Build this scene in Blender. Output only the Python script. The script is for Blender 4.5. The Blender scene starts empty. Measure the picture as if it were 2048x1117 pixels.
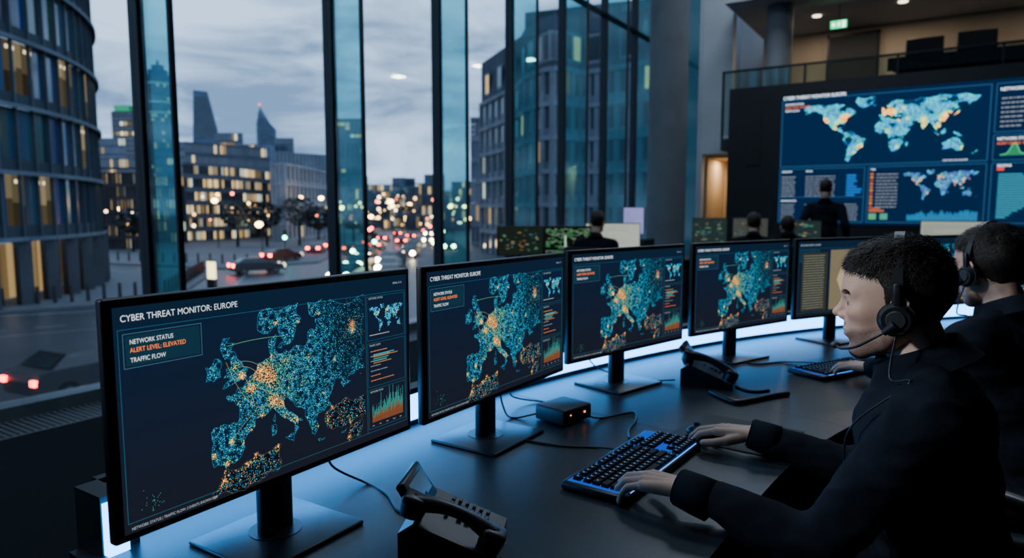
import bpy, bmesh, math, random
import numpy as np
from mathutils import Vector, Matrix, noise
random.seed(7); rng=np.random.default_rng(11)
S=bpy.context.scene
COL=S.collection
I4=Matrix.Identity(4)

# ------------------------------------------------------------------ materials
def newmat(name):
    m=bpy.data.materials.new(name); m.use_nodes=True
    nt=m.node_tree; nt.nodes.clear()
    o=nt.nodes.new('ShaderNodeOutputMaterial')
    return m,nt,o
def pmat(name,col=None,rough=.5,metal=0.,var=.15,scale=20.,bump=0.,bscale=None,attr=False,em=None,es=0.,spec=.5,sss=0.,coat=0.,stretch=(1,1,1),mul=1.):
    m,nt,o=newmat(name); N=nt.nodes; L=nt.links
    b=N.new('ShaderNodeBsdfPrincipled'); L.new(b.outputs[0],o.inputs[0])
    tc=N.new('ShaderNodeTexCoord'); mp=N.new('ShaderNodeMapping'); mp.inputs['Scale'].default_value=stretch
    L.new(tc.outputs['Object'],mp.inputs[0])
    nz=N.new('ShaderNodeTexNoise'); nz.inputs['Scale'].default_value=scale; nz.inputs['Detail'].default_value=4
    L.new(mp.outputs[0],nz.inputs['Vector'])
    mr=N.new('ShaderNodeMapRange'); mr.inputs['From Min'].default_value=.3; mr.inputs['From Max'].default_value=.7
    mr.inputs['To Min'].default_value=(1-var)*mul; mr.inputs['To Max'].default_value=(1+var)*mul
    L.new(nz.outputs['Fac'],mr.inputs['Value'])
    vm=N.new('ShaderNodeVectorMath'); vm.operation='SCALE'
    if attr:
        a=N.new('ShaderNodeAttribute'); a.attribute_name='Col'; L.new(a.outputs['Color'],vm.inputs[0])
    else: vm.inputs[0].default_value=col
    L.new(mr.outputs[0],vm.inputs['Scale']); L.new(vm.outputs[0],b.inputs['Base Color'])
    b.inputs['Roughness'].default_value=rough; b.inputs['Metallic'].default_value=metal
    b.inputs['Specular IOR Level'].default_value=spec
    if sss: b.inputs['Subsurface Weight'].default_value=sss; b.inputs['Subsurface Scale'].default_value=.01
    if coat: b.inputs['Coat Weight'].default_value=coat
    if em: b.inputs['Emission Color'].default_value=(*em,1); b.inputs['Emission Strength'].default_value=es
    if bump:
        bp=N.new('ShaderNodeBump'); bp.inputs['Strength'].default_value=bump; bp.inputs['Distance'].default_value=.01
        n2=N.new('ShaderNodeTexNoise'); n2.inputs['Scale'].default_value=bscale or scale*4; n2.inputs['Detail'].default_value=5
        L.new(mp.outputs[0],n2.inputs['Vector']); L.new(n2.outputs['Fac'],bp.inputs['Height']); L.new(bp.outputs[0],b.inputs['Normal'])
    return m
def emat(name,strength=1.,col=None,sampling=True):
    m,nt,o=newmat(name); N=nt.nodes; L=nt.links
    e=N.new('ShaderNodeEmission'); e.inputs['Strength'].default_value=strength
    if col is None:
        a=N.new('ShaderNodeAttribute'); a.attribute_name='Col'; L.new(a.outputs['Color'],e.inputs[0])
    else: e.inputs[0].default_value=(*col,1)
    L.new(e.outputs[0],o.inputs[0])
    if not sampling: m.cycles.emission_sampling='NONE'
    return m
def glassmat(name,tint,refl=.08,rough=.02):
    m,nt,o=newmat(name); N=nt.nodes; L=nt.links
    t=N.new('ShaderNodeBsdfTransparent'); t.inputs[0].default_value=(*tint,1)
    g=N.new('ShaderNodeBsdfGlossy'); g.inputs['Roughness'].default_value=rough; g.inputs[0].default_value=(.8,.95,1,1)
    lw=N.new('ShaderNodeLayerWeight'); lw.inputs['Blend'].default_value=.25
    mr=N.new('ShaderNodeMapRange'); mr.inputs['To Min'].default_value=refl*.5; mr.inputs['To Max'].default_value=min(1,refl*4)
    L.new(lw.outputs['Fresnel'],mr.inputs['Value'])
    mx=N.new('ShaderNodeMixShader'); L.new(mr.outputs[0],mx.inputs[0]); L.new(t.outputs[0],mx.inputs[1]); L.new(g.outputs[0],mx.inputs[2])
    L.new(mx.outputs[0],o.inputs[0]); return m

M_glow=emat('glow_vertex_colour',1.,None,False)
M_cglow=emat('city_glow_vertex_colour',2.0,None,False)
M_lamp=emat('lamp_vertex_colour',1.,None,True)
M_city=pmat('city_masonry',rough=.85,attr=True,var=.22,scale=.35,spec=.2,mul=1.5)
M_cityglass=pmat('city_glass',rough=.12,attr=True,var=.3,scale=.15,spec=.8,mul=1.3)
M_paint=pmat('painted_metal',rough=.35,attr=True,var=.08,scale=3)
M_plastic=pmat('black_plastic',(.010,.011,.013),rough=.38,var=.2,scale=60,bump=.05,bscale=900)
M_plastic2=pmat('dark_grey_plastic',(.026,.029,.033),rough=.45,var=.2,scale=60,bump=.06,bscale=700)
M_standm=pmat('stand_dark_metal',(.05,.055,.062),rough=.36,metal=.7,var=.12,scale=30,bump=.03,bscale=800)
M_desk=pmat('desk_laminate',(.019,.026,.035),rough=.34,var=.22,scale=6,bump=.04,bscale=260,spec=.45)
M_deskedge=pmat('desk_edge_panel',(.014,.016,.020),rough=.5,var=.2,scale=8)
M_cloth=pmat('dark_navy_shirt_cloth',(.0060,.0080,.0135),rough=.9,var=.3,scale=14,bump=.25,bscale=600,spec=.12)
M_trouser=pmat('black_trouser_cloth',(.006,.007,.010),rough=.9,var=.25,scale=14,bump=.25,bscale=500,spec=.12)
M_shoe=pmat('black_leather',(.01,.01,.011),rough=.35,var=.2,scale=30)
M_skin=pmat('skin',rough=.48,attr=True,var=.07,scale=45,bump=.10,bscale=700,sss=.06,spec=.4,mul=1.15)
M_hair=pmat('dark_brown_hair',(.017,.011,.0075),rough=.5,var=.5,scale=120,bump=.3,bscale=420,spec=.35,stretch=(1,1,.35))
M_eye=pmat('eyeball',rough=.12,attr=True,var=.03,scale=30,spec=.8)
M_mesh=pmat('chair_fabric',(.008,.009,.011),rough=.8,var=.3,scale=40,bump=.3,bscale=400)
M_chrome=pmat('brushed_steel',(.25,.26,.28),rough=.3,metal=1,var=.1,scale=20)
M_concrete=pmat('concrete_column',(.17,.185,.205),rough=.75,var=.12,scale=2.5,bump=.08,bscale=60)
M_white=pmat('painted_plaster',(.36,.38,.41),rough=.85,var=.06,scale=1.5,bump=.03,bscale=90)
M_darkwall=pmat('dark_wall_paint',(.02,.024,.032),rough=.8,var=.1,scale=2)
M_carpet=pmat('dark_carpet',(.010,.012,.015),rough=.95,var=.35,scale=90,bump=.5,bscale=500,spec=.1)
M_grille=pmat('floor_vent_metal',(.10,.11,.12),rough=.5,metal=.4,var=.15,scale=12)
M_frame=pmat('window_frame_metal',(.010,.014,.018),rough=.4,metal=.5,var=.15,scale=6)
M_sill=pmat('sill_metal',(.14,.17,.20),rough=.45,metal=.4,var=.12,scale=5)
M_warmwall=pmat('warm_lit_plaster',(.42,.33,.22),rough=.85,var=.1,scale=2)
M_pane=glassmat('window_pane_glass',(.93,.97,.99),.05)
M_fin=glassmat('teal_glass_fin',(.44,.74,.76),.08,.05)
M_balus=glassmat('balustrade_glass',(.75,.85,.85),.10,.03)

# ------------------------------------------------------------------ mesh builder
class MB:
    def __init__(s): s.v=[];s.f=[];s.m=[];s.c=[];s.sm=[]
    def add(s,vs,fs,mat=0,col=(1,1,1),M=None,smooth=False):
        o=len(s.v)
        if M is not None: vs=[tuple(M@Vector(p)) for p in vs]
        s.v.extend([tuple(p) for p in vs])
        for f in fs:
            s.f.append([i+o for i in f]); s.m.append(mat); s.c.append(col); s.sm.append(smooth)
    def quad(s,a,b,c,d,mat=0,col=(1,1,1)): s.add([a,b,c,d],[(0,1,2,3)],mat,col)
    def box(s,x0,x1,y0,y1,z0,z1,mat=0,col=(1,1,1),M=None):
        vs=[(x,y,z) for z in(z0,z1) for y in(y0,y1) for x in(x0,x1)]
        s.add(vs,[(0,2,3,1),(4,5,7,6),(0,1,5,4),(2,6,7,3),(0,4,6,2),(1,3,7,5)],mat,col,M)
    def cbox(s,c,sz,mat=0,col=(1,1,1),M=None):
        s.box(c[0]-sz[0]/2,c[0]+sz[0]/2,c[1]-sz[1]/2,c[1]+sz[1]/2,c[2]-sz[2]/2,c[2]+sz[2]/2,mat,col,M)
    def rbox(s,c,sz,bev,mat=0,col=(1,1,1),M=None,seg=2):
        bm=bmesh.new(); bmesh.ops.create_cube(bm,size=1)
        for v in bm.verts: v.co=Vector((v.co.x*sz[0],v.co.y*sz[1],v.co.z*sz[2]))
        bmesh.ops.bevel(bm,geom=list(bm.edges),offset=bev,segments=seg,profile=.5,affect='EDGES')
        bm.verts.index_update()
        T=Matrix.Translation(c)
        if M is not None: T=M@T
        s.add([v.co.copy() for v in bm.verts],[[v.index for v in f.verts] for f in bm.faces],mat,col,T,True)
        bm.free()
    def cyl(s,p0,p1,r0,r1=None,n=16,mat=0,col=(1,1,1),caps=True,M=None,smooth=True):
        if r1 is None:r1=r0
        p0=Vector(p0);p1=Vector(p1);d=(p1-p0).normalized()
        u=d.orthogonal().normalized();w=d.cross(u)
        vs=[p0+(u*math.cos(2*math.pi*i/n)+w*math.sin(2*math.pi*i/n))*r0 for i in range(n)]
        vs+=[p1+(u*math.cos(2*math.pi*i/n)+w*math.sin(2*math.pi*i/n))*r1 for i in range(n)]
        s.add(vs,[(i,(i+1)%n,n+(i+1)%n,n+i) for i in range(n)],mat,col,M,smooth)
        if caps: s.add(vs,[tuple(range(n-1,-1,-1)),tuple(range(n,2*n))],mat,col,M,False)
    def tube(s,pts,r,n=8,mat=0,col=(1,1,1),M=None):
        pts=[Vector(p) for p in pts]; rs=r if isinstance(r,(list,tuple)) else [r]*len(pts)
        vs=[];u=None
        for i,p in enumerate(pts):
            d=(pts[min(i+1,len(pts)-1)]-pts[max(i-1,0)]).normalized()
            if u is None: u=d.orthogonal().normalized()
            else:
                u=(u-d*u.dot(d)); u=u.normalized() if u.length>1e-6 else d.orthogonal().normalized()
            w=d.cross(u)
            vs+=[p+(u*math.cos(2*math.pi*k/n)+w*math.sin(2*math.pi*k/n))*rs[i] for k in range(n)]
        fs=[(i*n+k,i*n+(k+1)%n,(i+1)*n+(k+1)%n,(i+1)*n+k) for i in range(len(pts)-1) for k in range(n)]
        fs+=[tuple(range(n-1,-1,-1)),tuple(range((len(pts)-1)*n,len(pts)*n))]
        s.add(vs,fs,mat,col,M,True)
    def capsule(s,p0,r0,p1,r1,n=14,k=5,sc=None,mat=0):
        p0=Vector(p0);p1=Vector(p1);d=(p1-p0)
        if d.length<1e-6:d=Vector((0,0,1e-4));
        d=d.normalized();u=d.orthogonal().normalized();w=d.cross(u);rings=[]
        for i in range(k+1):
            a=-math.pi/2+ (math.pi/2)*i/k; rings.append((p0+d*math.sin(a)*r0,math.cos(a)*r0))
        for i in range(k+1):
            a=(math.pi/2)*i/k; rings.append((p1+d*math.sin(a)*r1,math.cos(a)*r1))
        vs=[]
        for c,r in rings:
            r=max(r,1e-5)
            vs+=[c+(u*math.cos(2*math.pi*j/n)+w*math.sin(2*math.pi*j/n))*r for j in range(n)]
        fs=[(i*n+j,i*n+(j+1)%n,(i+1)*n+(j+1)%n,(i+1)*n+j) for i in range(len(rings)-1) for j in range(n)]
        fs+=[tuple(range(n-1,-1,-1)),tuple(range((len(rings)-1)*n,len(rings)*n))]
        s.add(vs,fs,mat)
    def ell(s,c,r,rot=None,n=20,k=12,mat=0,col=(1,1,1)):
        vs=[];R=rot or I4
        for i in range(1,k):
            a=math.pi*i/k
            for j in range(n):
                b=2*math.pi*j/n
                vs.append(Vector(c)+R.to_3x3()@Vector((r[0]*math.sin(a)*math.cos(b),r[1]*math.sin(a)*math.sin(b),r[2]*math.cos(a))))
        top=len(vs);vs.append(Vector(c)+R.to_3x3()@Vector((0,0,r[2])));vs.append(Vector(c)+R.to_3x3()@Vector((0,0,-r[2])))
        fs=[(i*n+j,(i+1)*n+j,(i+1)*n+(j+1)%n,i*n+(j+1)%n) for i in range(k-2) for j in range(n)]
        fs+=[(top,j,(j+1)%n) for j in range(n)]+[(top+1,(k-2)*n+(j+1)%n,(k-2)*n+j) for j in range(n)]
        s.add(vs,fs,mat,col,None,True)
    def mesh(s,name,mats):
        me=bpy.data.meshes.new(name); me.from_pydata(s.v,[],s.f)
        for m in mats: me.materials.append(m)
        me.polygons.foreach_set('material_index',s.m)
        me.polygons.foreach_set('use_smooth',s.sm)
        ln=np.array([len(f) for f in s.f]); c=np.ones((len(s.f),4),dtype=np.float32); c[:,:3]=np.array(s.c,dtype=np.float32)
        at=me.color_attributes.new('Col','FLOAT_COLOR','CORNER')
        at.data.foreach_set('color',np.repeat(c,ln,axis=0).ravel())
        me.update(); return me
def obj(name,me,M=None,parent=None,PM=None):
    o=bpy.data.objects.new(name,me); COL.objects.link(o)
    if parent is not None:
        o.parent=parent
        if PM is not None: o.matrix_parent_inverse=PM.inverted()
    if M is not None: o.matrix_basis=M
    return o
def empty(name,M=I4):
    e=bpy.data.objects.new(name,None); e.empty_display_size=.1; COL.objects.link(e); e.matrix_world=M; return e
def text(name,body,size,loc,parent,mat,sx=.85):
    cu=bpy.data.curves.new(name,'FONT'); cu.body=body; cu.size=size; cu.materials.append(mat)
    o=bpy.data.objects.new(name,cu); COL.objects.link(o); o.parent=parent; o.location=loc; o.scale=(sx,1,1)
    return o

# ------------------------------------------------------------------ camera
cp=math.radians(5.77); yw=math.radians(32.56)
cam=bpy.data.cameras.new('camera'); cam.lens=24; cam.sensor_width=36; cam.clip_start=.02; cam.clip_end=3000
co=bpy.data.objects.new('camera',cam); COL.objects.link(co)
co.location=(0,0,1.38); co.rotation_euler=(math.pi/2-cp,0,yw); S.camera=co
cam.dof.use_dof=True; cam.dof.focus_distance=1.35; cam.dof.aperture_fstop=3.4

# ------------------------------------------------------------------ world
w=bpy.data.worlds.new('dusk_sky'); S.world=w; w.use_nodes=True; nt=w.node_tree; nt.nodes.clear(); N=nt.nodes;L=nt.links
tc=N.new('ShaderNodeTexCoord'); mp=N.new('ShaderNodeMapping'); mp.inputs['Scale'].default_value=(1.5,1.5,5.6); L.new(tc.outputs['Generated'],mp.inputs[0])
nz=N.new('ShaderNodeTexNoise'); nz.inputs['Scale'].default_value=2.3; nz.inputs['Detail'].default_value=8; nz.inputs['Roughness'].default_value=.55; nz.inputs['Distortion'].default_value=.6; L.new(mp.outputs[0],nz.inputs['Vector'])
cr=N.new('ShaderNodeValToRGB'); e=cr.color_ramp.elements
e[0].position=.40; e[0].color=(.090,.150,.255,1); e[1].position=.60; e[1].color=(.33,.445,.63,1)
L.new(nz.outputs['Fac'],cr.inputs[0])
bg=N.new('ShaderNodeBackground'); bg.inputs[1].default_value=3.3; L.new(cr.outputs[0],bg.inputs[0])
wo=N.new('ShaderNodeOutputWorld'); L.new(bg.outputs[0],wo.inputs[0])

# ------------------------------------------------------------------ map data
EU={
'gb':[(-5.7,50.1),(-3.5,50.3),(-1,50.7),(1.3,51.1),(1.0,51.6),(1.7,52.6),(.3,53),(-.2,54),(-1.5,55),(-2,56),(-3.1,56.1),(-2,57.5),(-4,57.7),(-3.1,58.6),(-5,58.6),(-5.8,57.4),(-5.4,56),(-4.8,55),(-3.2,54.9),(-3,53.5),(-4.5,53.3),(-4.3,52.3),(-5.2,51.8),(-3,51.4),(-4.5,51)],
'ie':[(-6,52.2),(-8,51.6),(-10,51.8),(-9.5,53.2),(-10,54.2),(-8.4,54.3),(-7.5,55.3),(-6,55),(-5.6,54.4),(-6.2,53.4)],
'main':[(-9,37),(-9.4,38.7),(-8.7,41),(-9.2,43),(-8,43.7),(-4,43.4),(-1.8,43.4),(-1.2,45),(-1.2,46.2),(-2.5,47.3),(-4.5,48),(-4.7,48.5),(-2,48.7),(-1.5,49.6),(.2,49.5),(1.6,50.9),(3.5,51.5),(4.7,53),(7,53.5),(8.7,53.9),(8.2,55.5),(8.2,57),(10.5,57.7),(10.3,56.5),(10,55),(11,54),(13.5,54.5),(14.5,54),(18,54.8),(19.8,54.5),(21,55.5),(21,57),(22.5,57.5),(24,57.2),(24.2,58.3),(23.5,59.2),(28,59.6),(30,60),(28,60.5),(25,60.2),(22,60.2),(21.5,61.5),(21.2,62.8),(42.5,62.8),(42.5,47),(39,47.2),(38,46.6),(35.5,46.4),(35,45.7),(36.5,45.3),(35.3,45),(33.6,44.4),(32.6,45.4),(33.6,46.1),(31,46.6),(30.3,46),(29.6,45),(28.6,43.7),(27.7,42.5),(28.8,41.3),(26,40.7),(24,40.8),(23.5,40),(22.8,39.5),(24,38),(23,37),(22.5,36.5),(21.5,37),(21,38.5),(19.5,40.5),(19.5,42),(17,43),(15,44.5),(14,45.2),(13.5,45.7),(12.3,45.2),(12.5,44),(14,42.5),(16,41.7),(18.4,40.2),(16.9,40.5),(16.5,39.5),(17,39),(15.8,38),(15.8,39.8),(14.5,40.7),(12.3,41.8),(10.5,43),(9,44.4),(7.5,43.8),(5,43.3),(3.2,43.1),(3.2,41.9),(.5,40.6),(-.3,39.5),(0,38.7),(-.8,37.7),(-2.2,36.8),(-4.4,36.7),(-5.6,36),(-6.4,36.8),(-7.5,37.1)],
'scan':[(5,59),(5,61),(6,62.5),(8,62.9),(18,62.9),(17.3,61),(18.8,60),(17,58.6),(16.4,57),(16,56.2),(14.3,55.5),(13,55.4),(12.8,56.5),(11.3,58.5),(10.6,59.3),(9.5,59),(8,58.1),(6.5,58.2)],
'tr':[(26.5,40),(29,41.1),(31.5,41.3),(35,42),(38,41),(41.5,41.5),(42.5,41.3),(42.5,37),(40,37),(36.2,36),(35.8,36.7),(34,36.3),(32.5,36.1),(30.6,36.8),(29,36.3),(27.3,37),(26.4,38.5)],
'lev':[(36.2,36),(41,36.8),(40,33),(35,32.5)],
'naf':[(-6,35.8),(-2,35.1),(3,36.8),(10,37.2),(11,37),(10.2,35),(11,33.5),(10,32.3),(4,31.5),(-9,31.3),(-9.6,32.5),(-6.8,34.1)],
'sic':[(12.5,38),(15.5,38.2),(15.1,36.7)],'sar':[(8.3,39),(8.2,41),(9.6,41),(9.5,39.2)],'cor':[(8.6,42),(9.4,43),(9.4,41.5)],
'cre':[(23.6,35.5),(26.2,35.2),(24,34.9)],'cyp':[(32.4,35),(34.4,35.6),(33.8,34.9)],'zea':[(11,55.3),(12.5,56),(12.3,55)],
}
BORD=[[(-1.8,43.4),(3.2,42.4)],[(2.5,51),(6,49.5),(8.2,49),(7.6,47.6),(6,46.3),(7,45.9),(7.5,43.8)],[(7.6,47.6),(9.6,47.5),(13,47.5),(13,48.7),(12.2,50.2),(15,51),(14.2,53.9)],[(7,45.9),(9,46),(10.5,46.8),(13.7,46.5),(16.5,46.9),(17,48),(22,48.4),(24,50.5),(23.5,52.5),(23.5,54)],[(15,51),(18.8,49.5),(22.5,49.1)],[(13.7,46.5),(13.7,45.6)],[(16,46.5),(19,45.9),(20.3,46.1),(22,48)],[(20.3,46.1),(21.5,44.8),(22.7,44.2),(28.6,43.7)],[(19,45.9),(19,44.9),(19.5,43.2),(20.5,42),(22.4,42.3),(22.7,44.2)],[(20.5,42),(21,41),(23,41.3),(26.3,41.7),(26,40.8)],[(22,48),(25,47.8),(28,46.5),(28.2,45.5)],[(26.6,48.3),(30,46.4)],[(23.5,51.6),(30.5,51.3),(34,52),(38,50),(40,49.5),(38.2,47.2)],[(31,52),(31,54.5),(28,56),(27.5,57.5),(28,59.5)],[(23.5,54),(26.5,55.5),(28,56)],[(-8.9,41.9),(-7,42),(-6.3,41.7),(-7,39.5),(-7.4,37.2)],[(12,62.8),(12.2,61),(11.3,58.8)],[(3.5,51.4),(6,51.5),(7,53.4)],[(8.5,54.9),(9.8,54.8)],[(-2,35.1),(-2,32)],[(8.5,37),(8.2,34),(9.5,32)]]
HOT=[(-.1,51.5,1.,1.2),(-2,53.3,.5,1.3),(2.3,48.8,.9,1.2),(5.2,51.6,1.1,2.0),(7.5,50.8,.9,1.6),(8.7,49.5,.55,1.5),(9.2,45.5,1.0,1.6),(12,44.5,.6,1.3),(12.5,41.9,.5,1.1),(14.3,40.9,.5,1.),(-3.7,40.4,.8,.9),(2.1,41.4,.6,.9),(-8.9,38.8,.8,.8),(-.4,39.5,.5,1),(-5,36.6,.7,1.2),(13.4,52.5,.45,1.),(21,52.2,.5,.8),(30.5,50.4,.5,.8),(37.6,55.7,1.,1.0),(29,41,.8,1.1),(23.7,38,.6,.9),(26,44.4,.5,.8),(19,47.5,.45,.8),(10.7,59.9,.7,.8),(18,59.3,.6,.8),(25,60.2,.6,.8),(35.3,33.5,1.0,1.3),(36,36.5,.7,1.2),(27.5,38.5,.6,1.1),(3,36.7,.9,1.6),(10,36.7,.9,1.3),(-6.5,34,1.0,1.7),(0,35.6,.8,1.5),(16.5,40.6,.7,1.1),(5.4,43.4,.7,.9),(-1.5,47,.3,1.),(8.7,53.8,.5,.9),(40,39,.35,1.5),(33,39,.3,1.5)]
def frac(poly,it=3,amp=.16,seed=1):
    r=random.Random(seed); p=list(poly)
    for k in range(it):
        q=[]
        for i in range(len(p)):
            a=p[i];b=p[(i+1)%len(p)]; q.append(a)
            dx=b[0]-a[0];dy=b[1]-a[1]
            if dx*dx+dy*dy>.06:
                t=r.uniform(-amp,amp); q.append(((a[0]+b[0])/2-dy*t,(a[1]+b[1])/2+dx*t))
        p=q
    return p
def inpoly(P,poly):
    x=P[:,0];y=P[:,1];ins=np.zeros(len(P),bool);n=len(poly);j=n-1
    for i in range(n):
        xi,yi=poly[i];xj,yj=poly[j]
        c=((yi>y)!=(yj>y))&(x<(xj-xi)*(y-yi)/((yj-yi) or 1e-9)+xi); ins^=c; j=i
    return ins
def lines(mb,pts,wd,z,mat,col,closed=False):
    n=len(pts)
    for i in range(n if closed else n-1):
        a=pts[i];b=pts[(i+1)%n];dx=b[0]-a[0];dy=b[1]-a[1];l=math.hypot(dx,dy)
        if l<1e-7: continue
        nx=-dy/l*wd/2;ny=dx/l*wd/2
        mb.add([(a[0]-nx,a[1]-ny,z),(b[0]-nx,b[1]-ny,z),(b[0]+nx,b[1]+ny,z),(a[0]+nx,a[1]+ny,z)],[(0,1,2,3)],mat,col)
def rect(mb,x0,y0,x1,y1,z,mat,col): mb.add([(x0,y0,z),(x1,y0,z),(x1,y1,z),(x0,y1,z)],[(0,1,2,3)],mat,col)
def outline(mb,x0,y0,x1,y1,wd,z,mat,col): lines(mb,[(x0,y0),(x1,y0),(x1,y1),(x0,y1)],wd,z,mat,col,True)
def dashes(mb,x,y,wd,h,z,mat,col,r):
    t=x
    while t<x+wd-h:
        l=min(r.uniform(.8,3.2)*h,x+wd-t); rect(mb,t,y,t+l,y+h*.75,z,mat,col); t+=l+h*.5
def dots(mb,P,sz,z,cols,mat=0):
    for (x,y),s_,c in zip(P,sz,cols):
        mb.add([(x-s_,y,z),(x,y-s_,z),(x+s_,y,z),(x,y+s_,z)],[(0,1,2,3)],mat,tuple(c))
SW,SH=.634,.346   # screen size
def e2s(lon,lat):
    s_=.332+.0108*lon; t=.371+(53-lat)*.0286
    return ((s_-.5)*SW,(.5-t)*SH)
def europe():
    mb=MB()
    for kx,(k,poly) in enumerate(EU.items()):
        fp=frac(poly,3,.14,kx+3); sp=[e2s(*p) for p in fp]
        dim=k in('naf','lev','tr')
        mb.add([(x,y,.0006) for x,y in sp],[tuple(range(len(sp)))],0,(.004,.007,.014) if dim else (.003,.017,.038))
        cc=(.13,.12,.09) if dim else (.03,.30,.52)
        for i in range(len(fp)):
            a=fp[i];b=fp[(i+1)%len(fp)]
            if (a[0]>41.5 and b[0]>41.5) or (a[1]>62.4 and b[1]>62.4): continue
            lines(mb,[e2s(*a),e2s(*b)],.0005,.0012,0,cc)
        lo=np.array([p[0] for p in poly]);la=np.array([p[1] for p in poly])
        area=(lo.max()-lo.min())*(la.max()-la.min())
        n=int(area*(32 if not dim else 14)); P=np.stack([rng.uniform(lo.min(),lo.max(),n),rng.uniform(la.min(),la.max(),n)],1)
        P=P[inpoly(P,fp)]
        heat=np.zeros(len(P))
        for (hx,hy,hw,hs) in HOT: heat+=hw*np.exp(-(((P[:,0]-hx)*.66)**2+(P[:,1]-hy)**2)/(2*(hs*.55)**2))
        mid=.22*np.exp(-(((P[:,0]-10)*.66)**2+(P[:,1]-49.5)**2)/(2*4.0**2)) if k=='main' else 0*heat
        east=np.clip((P[:,0]-22)/12,0,1)*np.clip((P[:,1]-43)/8,0,1)
        clump=np.array([noise.noise(Vector((p[0]*.7,p[1]*1.0,4.2))) for p in P])
        keep=(rng.random(len(P))>east*.80*(heat<.3))&((clump+heat*.8+mid+rng.uniform(-.25,.35,len(P)))>-.10); P=P[keep];heat=heat[keep]; mid=mid[keep]
        cols=[];sz=[]
        for (x,y),h,md in zip(P,heat,mid):
            q=h*.8+md+random.gauss(0,.12)-.002*max(0,x-22); r=random.random()
            if q<.20: c=random.choice([(.01,.16,.85),(.02,.50,.90),(.01,.30,.90),(.03,.85,.90),(.03,.72,.50),(.01,.42,.85)])
            elif q<.50: c=random.choice([(.08,.90,.60),(.5,1.1,.22),(.05,.85,.85),(1.1,1.0,.14),(.04,.7,1.),(.06,.8,.45)])
            else: c=random.choice([(1.8,.60,.07),(2.2,1.0,.20),(1.6,.36,.05),(1.8,1.35,.35)])
            if dim and r<.30: c=(1.4,.42,.07)
            b=random.uniform(.25,1.)**1.3*2.1
            cols.append((c[0]*b,c[1]*b,c[2]*b)); sz.append(random.choice([.0004,.0004,.0005,.0005,.0006,.0007,.0010])*(1.15 if h>.4 else 1))
        dots(mb,[e2s(*p) for p in P],sz,.0010,cols)
        if k in('main','gb','scan','ie') and len(P)>10:
            idx=rng.choice(len(P),int(len(P)*.05),replace=False)
            for i in idx:
                d=((P[:,0]-P[i,0])*.66)**2+(P[:,1]-P[i,1])**2; d[i]=9e9; j=int(np.argsort(d)[random.choice([2,4,7,9])])
                if d[j]<3: lines(mb,[e2s(*P[i]),e2s(*P[j])],.0003,.0008,0,(.02,.20,.32) if heat[i]<.4 else (.4,.22,.07))
    for i,b in enumerate(BORD):
        pts=[]
        for a,c in zip(b[:-1],b[1:]):
            for t in np.linspace(0,1,5)[:-1]: pts.append(e2s(a[0]+(c[0]-a[0])*t+random.uniform(-.12,.12),a[1]+(c[1]-a[1])*t+random.uniform(-.12,.12)))
        pts.append(e2s(*b[-1])); lines(mb,pts,.0004,.0009,0,(.03,.24,.38))
    for (hx,hy,hw,hs) in HOT:
        if hw<.5: continue
        x,y=e2s(hx,hy)
        for k in range(11):
            a=random.random()*6.28; l=random.uniform(.002,.007)*hw
            lines(mb,[(x,y),(x+math.cos(a)*l,y+math.sin(a)*l)],.0004,.0014,0,(1.4,.50,.08))
        r_=.0015*hw; mb.add([(x+math.cos(t)*r_,y+math.sin(t)*r_,.0015) for t in np.linspace(0,6.28,9)[:-1]],[tuple(range(8))],0,(3,1.6,.6))
    x,y=e2s(37.6,57.0)
    for k in range(26):
        a=k/26*6.28+random.random()*.2; l=random.uniform(.005,.016); lines(mb,[(x,y),(x+math.cos(a)*l,y+math.sin(a)*l)],.0005,.0014,0,(1.2,.36,.06))
    P=[];c=[]
    for k in range(260):
        lo=random.gauss(37,4.5);la=random.gauss(55,4.5)
        if 24<lo<42.5 and 46<la<62.5: P.append(e2s(lo,la)); c.append(random.choice([(.9,.7,.2),(.1,.8,.8),(1.2,.6,.12)]))
    for k in range(26): P.append((random.gauss(-.27,.012),random.gauss(-.135,.008)));c.append((.05,.7,.6))
    dots(mb,P,[.0006]*len(P),.0011,c)
    for (a,b,h,cc) in [((-4,57.2),(13,57.2),.3,(.25,.9,.40)),((-2,53),(6,50),1.2,(.6,.5,.16)),((-4.5,54.5),(5,45),-2,(.6,.5,.16)),((-2,54),(12,47),2.2,(.4,.6,.25)),((2,49),(12,44.5),1.,(.8,.6,.25)),((-.1,51.5),(3,46),1.2,(.8,.6,.25)),((5,52),(20,50.5),1.6,(.25,.5,.3)),((9,45.5),(21,50),2,(.2,.4,.35)),((-3.7,40.4),(9,45),1.5,(.4,.45,.15))]:
        pts=[e2s(a[0]+(b[0]-a[0])*t,a[1]+(b[1]-a[1])*t+h*4*t*(1-t)) for t in np.linspace(0,1,16)]
        lines(mb,pts,.0005,.0016,0,cc)
    return mb
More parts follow.
